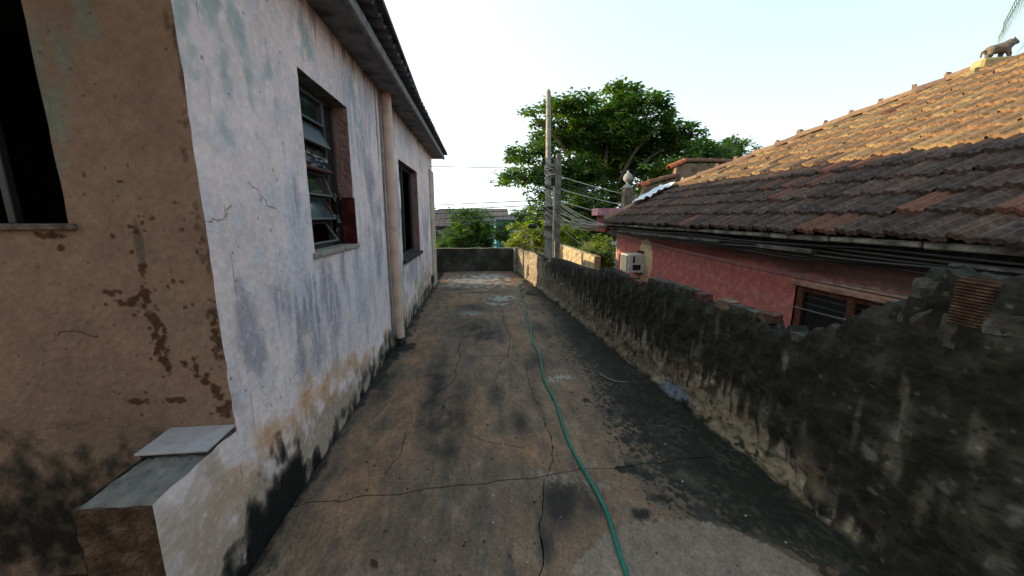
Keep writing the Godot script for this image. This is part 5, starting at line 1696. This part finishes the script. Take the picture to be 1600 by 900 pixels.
	lobes = [[Vector3(3.55, 0.75, -14.0), Vector3(0.45, 0.45, 0.5), 0.85], [Vector3(4.15, 0.55, -13.0), Vector3(0.6, 0.40, 0.6), 0.95], [Vector3(3.75, 0.42, -11.9), Vector3(0.5, 0.35, 0.5), 0.95], [Vector3(4.0, 0.0, -12.8), Vector3(0.8, 0.7, 1.2), 0.8], [Vector3(3.3, 0.85, -15.2), Vector3(0.5, 0.5, 0.5), 0.85]]
	crown(t, lobes, broad, 0.17, [Color(0.22, 0.26, 0.035), Color(0.16, 0.21, 0.04), Color(0.10, 0.16, 0.035), Color(0.28, 0.28, 0.04)], leaf_mat(Color(0.95, 1.0, 0.2)), 105, 0.3)
	trunk(t, at, Vector3(4.0, -1.2, -13.2), [lobes[0][0], lobes[1][0], lobes[2][0]], 0.07)
	# trees far down the street
	var i := 0
	for f in [[-7.0, -60.0, 4.0, "wide dark tree far down the street behind the grey tiled house"], [1.5, -66.0, 4.2, "hazy tree far away behind the pale grey house"], [7.5, -58.0, 4.4, "far street tree showing through the gaps under the big tree"], [15.0, -52.0, 4.0, "far dark tree behind the street gable of the red house"]]:
		at = Vector3(f[0], GROUND_Y, f[1])
		t = thing("distant_tree", f[3], "tree", at, "trees far down the street")
		lobes = [[at + Vector3(0, f[2], 0), Vector3(3.4, 1.6, 2.0), 0.85], [at + Vector3(2.6, f[2] - 0.8, 0), Vector3(2.0, 1.2, 1.6), 0.85], [at + Vector3(-2.4, f[2] - 0.9, 0), Vector3(2.2, 1.2, 1.6), 0.85]]
		crown(t, lobes, broad, 0.55, deep, lm, 110 + i, 0.35)
		trunk(t, at, at + Vector3(0, f[2] * 0.55, 0), [lobes[0][0], lobes[1][0], lobes[2][0]], 0.25)
		i += 1
	palm()

func palm() -> void:
	var at := Vector3(16.0, GROUND_Y, -8.9)
	var t := thing("palm_tree", "tall palm whose drooping frond hangs over the roof ridge", "palm tree", at)
	var head := Vector3(15.8, 8.0, -8.9)
	part(t, "trunk", tube_mesh(smooth_path([at, Vector3(16.1, 2.5, -8.9), head], 8), 0.18, 10, 0.12), M.bark)
	var lm := leaf_mat(Color(0.5, 0.6, 0.25))
	lm.vertex_color_use_as_albedo = false
	lm.albedo_color = Color(0.19, 0.22, 0.17)
	for k in 11:
		var az := TAU * k / 11.0 + 0.35
		var d := Vector3(cos(az), 0, sin(az))
		var st := mb()
		var path := smooth_path([head, head + d * 0.8 + Vector3(0, 0.35, 0), head + d * 1.7 + Vector3(0, -0.15, 0), head + d * 2.1 + Vector3(0, -1.3, 0)], 8)
		tube(st, path, 0.022, 5, 0.006, false)
		for j in range(3, path.size()):
			var f := (path[j] - path[j - 1]).normalized()
			var side := f.cross(Vector3.UP).normalized()
			for s: float in [-1.0, 1.0]:
				for q in 2:
					var b := path[j].lerp(path[j - 1], q * 0.5)
					var tip := b + side * s * 0.36 + f * 0.24 + Vector3(0, -0.34, 0)
					t3(st, b + f * 0.018, b - f * 0.018, tip, Vector3.UP)
		part(t, "frond", st.commit(), lm)

# ------------------------------------------------------------------ poles and wires
func wire(called: String, label: String, pts: PackedVector3Array, r: float, mat: Material, group := "") -> void:
	solo(called, tube_mesh(pts, r, 5), mat, label, "wire", group)

func poles_and_wires() -> void:
	var conc := grain_mat(Color(0.58, 0.56, 0.53), 0.3, 1.6, 0.92, Color(0.42, 0.40, 0.38), 81)
	var p1 := Vector3(1.53, GROUND_Y, -8.32)
	var t := thing("utility_pole", "tall tapering concrete utility pole tangled with wires", "pole", p1)
	part(t, "shaft", tube_mesh(PackedVector3Array([p1, Vector3(1.52, 1.0, -8.32), Vector3(1.47, 4.12, -8.32)]), 0.10, 8, 0.048), conc)
	part(t, "cap", tube_mesh(PackedVector3Array([Vector3(1.47, 4.11, -8.32), Vector3(1.469, 4.17, -8.32)]), 0.045, 8, 0.02), conc)
	for y: float in [1.35, 1.75, 2.2, 2.55]:
		part(t, "clamp", tube_mesh(PackedVector3Array([Vector3(1.52 - (y - 1.0) * 0.016, y, -8.32), Vector3(1.52 - (y - 1.0) * 0.016, y + 0.05, -8.32)]), 0.088, 10), M.steel)
	# tangle of ties round the shaft
	for k in 16:
		var y0 := rng.randf_range(1.1, 2.5)
		var ring := PackedVector3Array()
		for i in 15:
			var a := i * 0.55 + k
			ring.append(Vector3(1.52 + cos(a) * 0.105, y0 + i * 0.018 + sin(a * 2.0 + k) * 0.04, -8.32 + sin(a) * 0.105))
		part(t, "tie_wire", tube_mesh(ring, 0.007, 5), M.pale_wire if k % 2 == 0 else M.wire)
	var conduit := part(t, "service_pipe", tube_mesh(PackedVector3Array([Vector3(1.60, 0.55, -8.2), Vector3(1.60, 2.2, -8.2)]), 0.014, 8), M.pale_wire)
	conduit.set_meta("label", "thin pale pipe strapped to the pole")
	var p2 := Vector3(1.74, GROUND_Y, -8.45)
	t = thing("service_post", "shorter wooden service post beside the concrete utility pole", "pole", p2)
	part(t, "shaft", box_mesh(p2 + Vector3(-0.055, 0, -0.055), Vector3(1.795, 2.92, -8.395), 0.012), grain_mat(Color(0.47, 0.44, 0.41), 0.35, 1.2, 0.95, Color(0.32, 0.30, 0.28), 82))
	for y: float in [1.4, 1.9, 2.4]:
		part(t, "insulator", tube_mesh(PackedVector3Array([Vector3(1.80, y, -8.40), Vector3(1.86, y, -8.38)]), 0.022, 8), plain(Color(0.6, 0.58, 0.54), 0.3))
	# bundle from the pole to the corner of the red house
	for k in 14:
		var a := Vector3(1.60, 2.0 - k * 0.035 + rng.randf_range(-0.03, 0.03), -8.36 + rng.randf_range(-0.04, 0.04))
		var b := Vector3(3.17, 1.36 + rng.randf_range(-0.05, 0.05), -9.35 + rng.randf_range(-0.08, 0.08))
		wire("service_wire", "pale service wire sagging from the utility pole to the red house corner", sagged(a, b, rng.randf_range(0.03, 0.20)), 0.010, M.pale_wire, "service wires from the pole to the red house")
	wire("drop_wire", "single pale wire dropping steeply from the pole behind the boundary wall", sagged(Vector3(1.62, 1.52, -8.36), Vector3(4.4, 0.35, -12.6), 0.18), 0.009, M.pale_wire)
	# street lines to the right, behind the red house
	for k in 5:
		wire("street_wire", "dark street line running from the service post behind the street gable", sagged(Vector3(1.78, 2.45 - k * 0.13, -8.45), Vector3(7.4, 2.05 - k * 0.10, -13.4), 0.10 + 0.03 * k), 0.010, M.pale_wire if k % 2 == 0 else M.wire, "street lines right of the poles")
	# coil of spare line
	var ring2 := PackedVector3Array()
	for i in 60:
		var a := i * 0.42
		ring2.append(Vector3(2.72 + cos(a) * (0.13 + 0.03 * sin(i * 0.7)), 2.12 + sin(a) * (0.15 + 0.03 * cos(i * 0.9)), -9.35 + 0.03 * sin(i * 0.31)))
	solo("wire_coil", tube_mesh(ring2, 0.008, 5), M.wire, "loose coil of spare wire hanging on the street lines", "wire coil")
	# lines to the left
	wire("high_wire", "single thin line crossing the white sky left of the pole", sagged(Vector3(1.50, 2.60, -8.32), Vector3(-9.0, 3.15, -10.6), 0.06, 24), 0.007, M.steel)
	for k in 5:
		var a2 := Vector3(1.50, 1.95 - k * 0.10, -8.32)
		wire("low_wire", "low dark line crossing over the round tree towards the pole", sagged(a2, Vector3(-16.0 - k * 2.0, 1.85 - k * 0.12 + rng.randf_range(-0.15, 0.15), -27.0 - k), 0.05 + 0.06 * k, 26), 0.010, M.wire, "low lines left of the pole")
	# splice box
	var sb := thing("splice_box", "small black splice box hanging from the low lines", "splice box", Vector3(1.22, 1.38, -8.7))
	part(sb, "case", box_mesh(Vector3(1.12, 1.33, -8.75), Vector3(1.32, 1.43, -8.65), 0.03), plain(Color(0.03, 0.03, 0.03), 0.5))
	part(sb, "hanger", tube_mesh(PackedVector3Array([Vector3(1.16, 1.43, -8.70), Vector3(1.16, 1.56, -8.70)]), 0.005, 5), M.wire)
	part(sb, "hanger", tube_mesh(PackedVector3Array([Vector3(1.28, 1.43, -8.70), Vector3(1.28, 1.56, -8.70)]), 0.005, 5), M.wire)
	# black cables along the red house, under its eave
	for k in 6:
		var pts := PackedVector3Array()
		for i in 60:
			var z := -9.35 + i * 0.2
			pts.append(Vector3(EAVE_X + 0.045 + 0.02 * (k % 3), EAVE_Y - 0.13 - 0.028 * k - 0.03 * absf(sin(z * (1.1 + 0.13 * k) + k)), z))
		solo("eave_cable", tube_mesh(pts, 0.014 if k < 4 else 0.010, 6), M.wire, "black cable slung along the eave of the red house", "cable", "black cables under the red house eave")
	for k in 2:
		var pts := sagged(Vector3(3.2, 1.22 - 0.03 * k, -9.35), Vector3(3.45, 1.0 - 0.04 * k, 0.5), 0.10, 40)
		solo("wall_cable", tube_mesh(pts, 0.007, 5), M.grey_wire if k == 0 else M.wire, "thin grey cable sagging in front of the red wall" if k == 0 else "thin dark cable sagging in front of the red wall", "cable")
	solo("window_cable", tube_mesh(sagged(Vector3(3.42, 0.95, -6.2), Vector3(2.0, 1.05, -1.7), 0.12, 30), 0.003, 5), M.grey_wire, "thin cable running across the wooden window to the broken parapet", "cable")

# ------------------------------------------------------------------ small things
func small_things() -> void:
	# hose
	var ctrl := []
	for h in [[0.60, -0.9], [0.63, -1.2], [0.64, -1.41], [0.65, -1.55], [0.67, -1.77], [0.65, -2.03], [0.62, -2.33], [0.62, -2.61], [0.64, -3.02], [0.62, -3.41], [0.64, -3.72], [0.68, -4.18], [0.67, -4.65], [0.73, -5.37], [0.72, -5.8], [0.76, -6.12], [0.80, -6.5], [0.85, -6.82], [0.80, -7.2], [0.90, -7.6], [0.84, -7.95], [0.96, -8.3], [0.90, -8.65], [1.04, -8.95], [1.03, -9.2], [1.14, -9.42]]:
		ctrl.append(Vector3(h[0], 0.0125, h[1]))
	ctrl.append(Vector3(1.19, 0.06, -9.46))
	ctrl.append(Vector3(1.195, 0.26, -9.46))
	ctrl.append(Vector3(1.195, 0.33, -9.46))
	var hose_m := grain_mat(Color(0.11, 0.41, 0.355), 0.3, 2.5, 0.5, Color(0.16, 0.29, 0.25), 95)
	var hose := thing("garden_hose", "green garden hose snaking along the terrace floor", "hose", Vector3(0.65, 0, -3))
	part(hose, "tube", tube_mesh(smooth_path(ctrl, 8), 0.0115, 10), hose_m)
	var tp := thing("tap_pipe", "white water pipe with tap standing against the side parapet", "tap", Vector3(1.22, 0, -9.47))
	part(tp, "riser", tube_mesh(PackedVector3Array([Vector3(1.225, 0, -9.47), Vector3(1.225, 0.40, -9.47)]), 0.016, 10), plain(Color(0.78, 0.78, 0.76), 0.4))
	part(tp, "spout", tube_mesh(smooth_path([Vector3(1.225, 0.38, -9.47), Vector3(1.20, 0.385, -9.465), Vector3(1.195, 0.34, -9.46)], 4), 0.013, 8), plain(Color(0.6, 0.58, 0.5), 0.35, 0.7))
	part(tp, "handle", box_mesh(Vector3(1.195, 0.405, -9.478), Vector3(1.255, 0.415, -9.462), 0.003), plain(Color(0.7, 0.7, 0.7), 0.4))
	# air conditioner
	var ac := thing("air_conditioner", "white box air conditioner sticking out of the red wall", "air conditioner", Vector3(3.4, 0.4, -8.28))
	var white := grain_mat(Color(0.80, 0.80, 0.79), 0.12, 2.0, 0.5, Color(0.68, 0.67, 0.65), 91)
	var lo := Vector3(3.20, 0.39, -8.36)
	var hi := Vector3(3.62, 0.79, -7.90)
	part(ac, "casing", box_mesh(lo, hi, 0.012), white)
	var gr := part(ac, "grille", box_mesh(lo + Vector3(-0.004, 0.03, 0.03), Vector3(lo.x + 0.002, hi.y - 0.03, hi.z - 0.03), 0.002), plain(Color(0.22, 0.23, 0.25), 0.6))
	for i in 9:
		part(gr, "fin", box_mesh(Vector3(lo.x - 0.008, lo.y + 0.05 + i * 0.034, lo.z + 0.035), Vector3(lo.x - 0.003, lo.y + 0.058 + i * 0.034, hi.z - 0.035), 0.001), plain(Color(0.36, 0.37, 0.38), 0.6))
	part(ac, "vent", box_mesh(Vector3(3.30, 0.45, hi.z - 0.002), Vector3(3.48, 0.57, hi.z + 0.004), 0.002), plain(Color(0.03, 0.03, 0.03), 0.7))
	part(ac, "vent", box_mesh(Vector3(3.30, 0.61, hi.z - 0.002), Vector3(3.345, 0.75, hi.z + 0.004), 0.002), plain(Color(0.03, 0.03, 0.03), 0.7))
	part(ac, "bracket", box_mesh(Vector3(3.36, 0.355, -8.0), Vector3(3.56, 0.388, -7.95), 0.004), M.steel)
	part(ac, "bracket", box_mesh(Vector3(3.36, 0.355, -8.3), Vector3(3.56, 0.388, -8.25), 0.004), M.steel)
	var hole := part(ac, "wall_gap", box_mesh(Vector3(RED_X - 0.014, 0.80, -8.25), Vector3(RED_X + 0.01, 0.86, -7.92), 0.004), plain(Color(0.05, 0.045, 0.04), 0.9))
	hole.set_meta("label", "dark gap in the plaster above the casing")
	# statue on the ridge end
	var base_p := Vector3(7.52, 3.76, -5.42)
	var dir := Vector3(0.95, 0, 0.30).normalized()
	var bs := thing("statue_plinth", "yellowish cement block on the ridge end under the animal statue", "plinth", base_p)
	var pb := Basis(dir, Vector3.UP, dir.cross(Vector3.UP))
	var st := mb()
	bbox(st, Vector3.ZERO, Vector3(0.42, 0.18, 0.22), 0.025)
	piece(bs, "block", st.commit(), grain_mat(Color(0.62, 0.55, 0.40), 0.3, 3.0, 0.95, Color(0.42, 0.38, 0.26), 92), Transform3D(pb, base_p + Vector3(0, 0.0, 0)))
	piece(bs, "mortar_skirt", worn_block(Vector3(0.56, 0.16, 0.32), 93, 0.05), grain_mat(Color(0.50, 0.46, 0.32), 0.35, 3.0, 0.95, Color(0.3, 0.29, 0.2), 93), Transform3D(pb, base_p + Vector3(-0.03, -0.13, -0.02)))
	var bones := []
	var v := func(x: float, y: float, z: float) -> Vector3: return Vector3(x, y, z)
	for b in [[v.call(-0.17, 0.24, 0), v.call(0.10, 0.28, 0), 0.105, 0.125], [v.call(0.10, 0.28, 0), v.call(0.20, 0.36, 0), 0.125, 0.105], [v.call(0.20, 0.36, 0), v.call(0.27, 0.40, 0), 0.10, 0.075], [v.call(0.27, 0.40, 0), v.call(0.35, 0.385, 0), 0.068, 0.045], [v.call(0.25, 0.46, 0.05), v.call(0.24, 0.50, 0.06), 0.022, 0.014], [v.call(0.25, 0.46, -0.05), v.call(0.24, 0.50, -0.06), 0.022, 0.014]]: bones.append(b)
	for s: float in [-1.0, 1.0]:
		bones.append([v.call(0.13, 0.24, 0.06 * s), v.call(0.15 + 0.04 * s, 0.11, 0.062 * s), 0.07, 0.042])
		bones.append([v.call(0.15 + 0.04 * s, 0.11, 0.062 * s), v.call(0.15 + 0.06 * s, 0.02, 0.062 * s), 0.042, 0.036])
		bones.append([v.call(-0.17, 0.22, 0.06 * s), v.call(-0.15 - 0.04 * s, 0.13, 0.062 * s), 0.082, 0.05])
		bones.append([v.call(-0.15 - 0.04 * s, 0.13, 0.062 * s), v.call(-0.22 - 0.04 * s, 0.085, 0.062 * s), 0.048, 0.038])
		bones.append([v.call(-0.22 - 0.04 * s, 0.085, 0.062 * s), v.call(-0.20 - 0.04 * s, 0.02, 0.062 * s), 0.038, 0.034])
	for b in [[v.call(-0.25, 0.27, 0), v.call(-0.34, 0.20, 0), 0.024, 0.018], [v.call(-0.34, 0.20, 0), v.call(-0.35, 0.09, 0), 0.018, 0.022]]: bones.append(b)
	var animal := solo("animal_statue", blended(bones, 0.014, 0.03), grain_mat(Color(0.40, 0.36, 0.31), 0.4, 6.0, 0.9, Color(0.2, 0.18, 0.17), 94), "small dark four-legged animal statue standing on the roof ridge", "statue")
	animal.transform = Transform3D(pb.scaled(Vector3.ONE * 0.56), base_p + Vector3(0.03, 0.08, 0))
	# white plastic sheet on the low end of the hip
	var nz := plaster_noise(97, 6.0)
	st = mb()
	for i in 12:
		for j in 6:
			var g := func(a: int, b: int) -> Vector3:
				var s := 0.75 + a * 0.075
				var w := b * 0.06
				return roof_at(s, hip_z(EAVE_X + s * 0.88) + 0.02 + w + nz.get_noise_2d(a * 0.5, b * 0.5) * 0.04, 0.16 + nz.get_noise_2d(a * 0.2, b * 0.2 + 9.0) * 0.10)
			q4(st, g.call(i, j), g.call(i + 1, j), g.call(i + 1, j + 1), g.call(i, j + 1), Vector3.UP)
	solo("plastic_sheet", st.commit(), plain(Color(0.72, 0.76, 0.80), 0.5), "crumpled white plastic sheet over the low end of the roof hip", "plastic sheet")
	# scraps on the floor
	var scraps := [[1.28, -3.47, 0.14, "curved white plastic strip lying on the black-stained floor"]]
	st = mb()
	tube(st, smooth_path([Vector3(1.22, 0.006, -3.58), Vector3(1.26, 0.010, -3.46), Vector3(1.33, 0.012, -3.38), Vector3(1.44, 0.006, -3.37)], 6), 0.005, 6, 0.003)
	solo("plastic_strip", st.commit(), plain(Color(0.45, 0.52, 0.47), 0.5), scraps[0][3], "plastic strip")
	st = mb()
	lathe(st, Vector3(1.10, 0.0, -7.75), [[0.001, 0.0], [0.018, 0.02], [0.022, 0.09], [0.02, 0.15], [0.0, 0.16]], 16)
	solo("drain_lid", st.commit(), M.mouldy, "flat dark round lid lying on the floor beside the hose", "lid")
	var pebble := worn_block(Vector3(0.011, 0.006, 0.009), 201, 0.003)
	var pebble2 := worn_block(Vector3(0.009, 0.005, 0.012), 202, 0.003)
	var pale := plain(Color(0.58, 0.56, 0.52), 0.9)
	var darkm := plain(Color(0.12, 0.105, 0.09), 0.9)
	var near := [[0.20, -1.50], [0.29, -1.88], [0.16, -1.89], [0.05, -1.75], [-0.1, -1.62], [0.35, -2.55], [0.15, -2.45], [-0.45, -2.05], [-0.3, -1.68], [1.22, -1.97], [1.35, -1.88], [1.42, -1.68], [1.5, -1.5], [1.12, -2.02], [0.98, -2.5], [1.3, -2.35]]
	for i in near.size():
		var o := solo("floor_chip", pebble if i % 2 == 0 else pebble2, pale if i % 3 != 1 else darkm, "tiny pale chip of plaster lying on the concrete floor" if i % 3 != 1 else "tiny dark crumb lying on the concrete floor", "debris", "crumbs scattered on the terrace floor")
		o.position = Vector3(near[i][0], 0.0025, near[i][1])
		o.rotation.y = i * 1.3
	for i in 14:
		var leaf := mb()
		var L := rng.randf_range(0.02, 0.04)
		t3(leaf, Vector3(-L, 0.002, 0), Vector3(0, 0.008, L * 0.35), Vector3(L, 0.003, 0), Vector3.UP)
		t3(leaf, Vector3(-L, 0.002, 0), Vector3(0, 0.004, -L * 0.35), Vector3(L, 0.003, 0), Vector3.UP)
		var o2 := solo("dry_leaf", leaf.commit(), plain(Color(0.22, 0.14, 0.09), 0.9), "small curled brown leaf fallen on the concrete floor", "leaf", "dry leaves on the terrace floor")
		o2.position = Vector3(rng.randf_range(-0.8, 1.3), 0.002, rng.randf_range(-5.0, -1.5))
		o2.rotation.y = rng.randf() * TAU
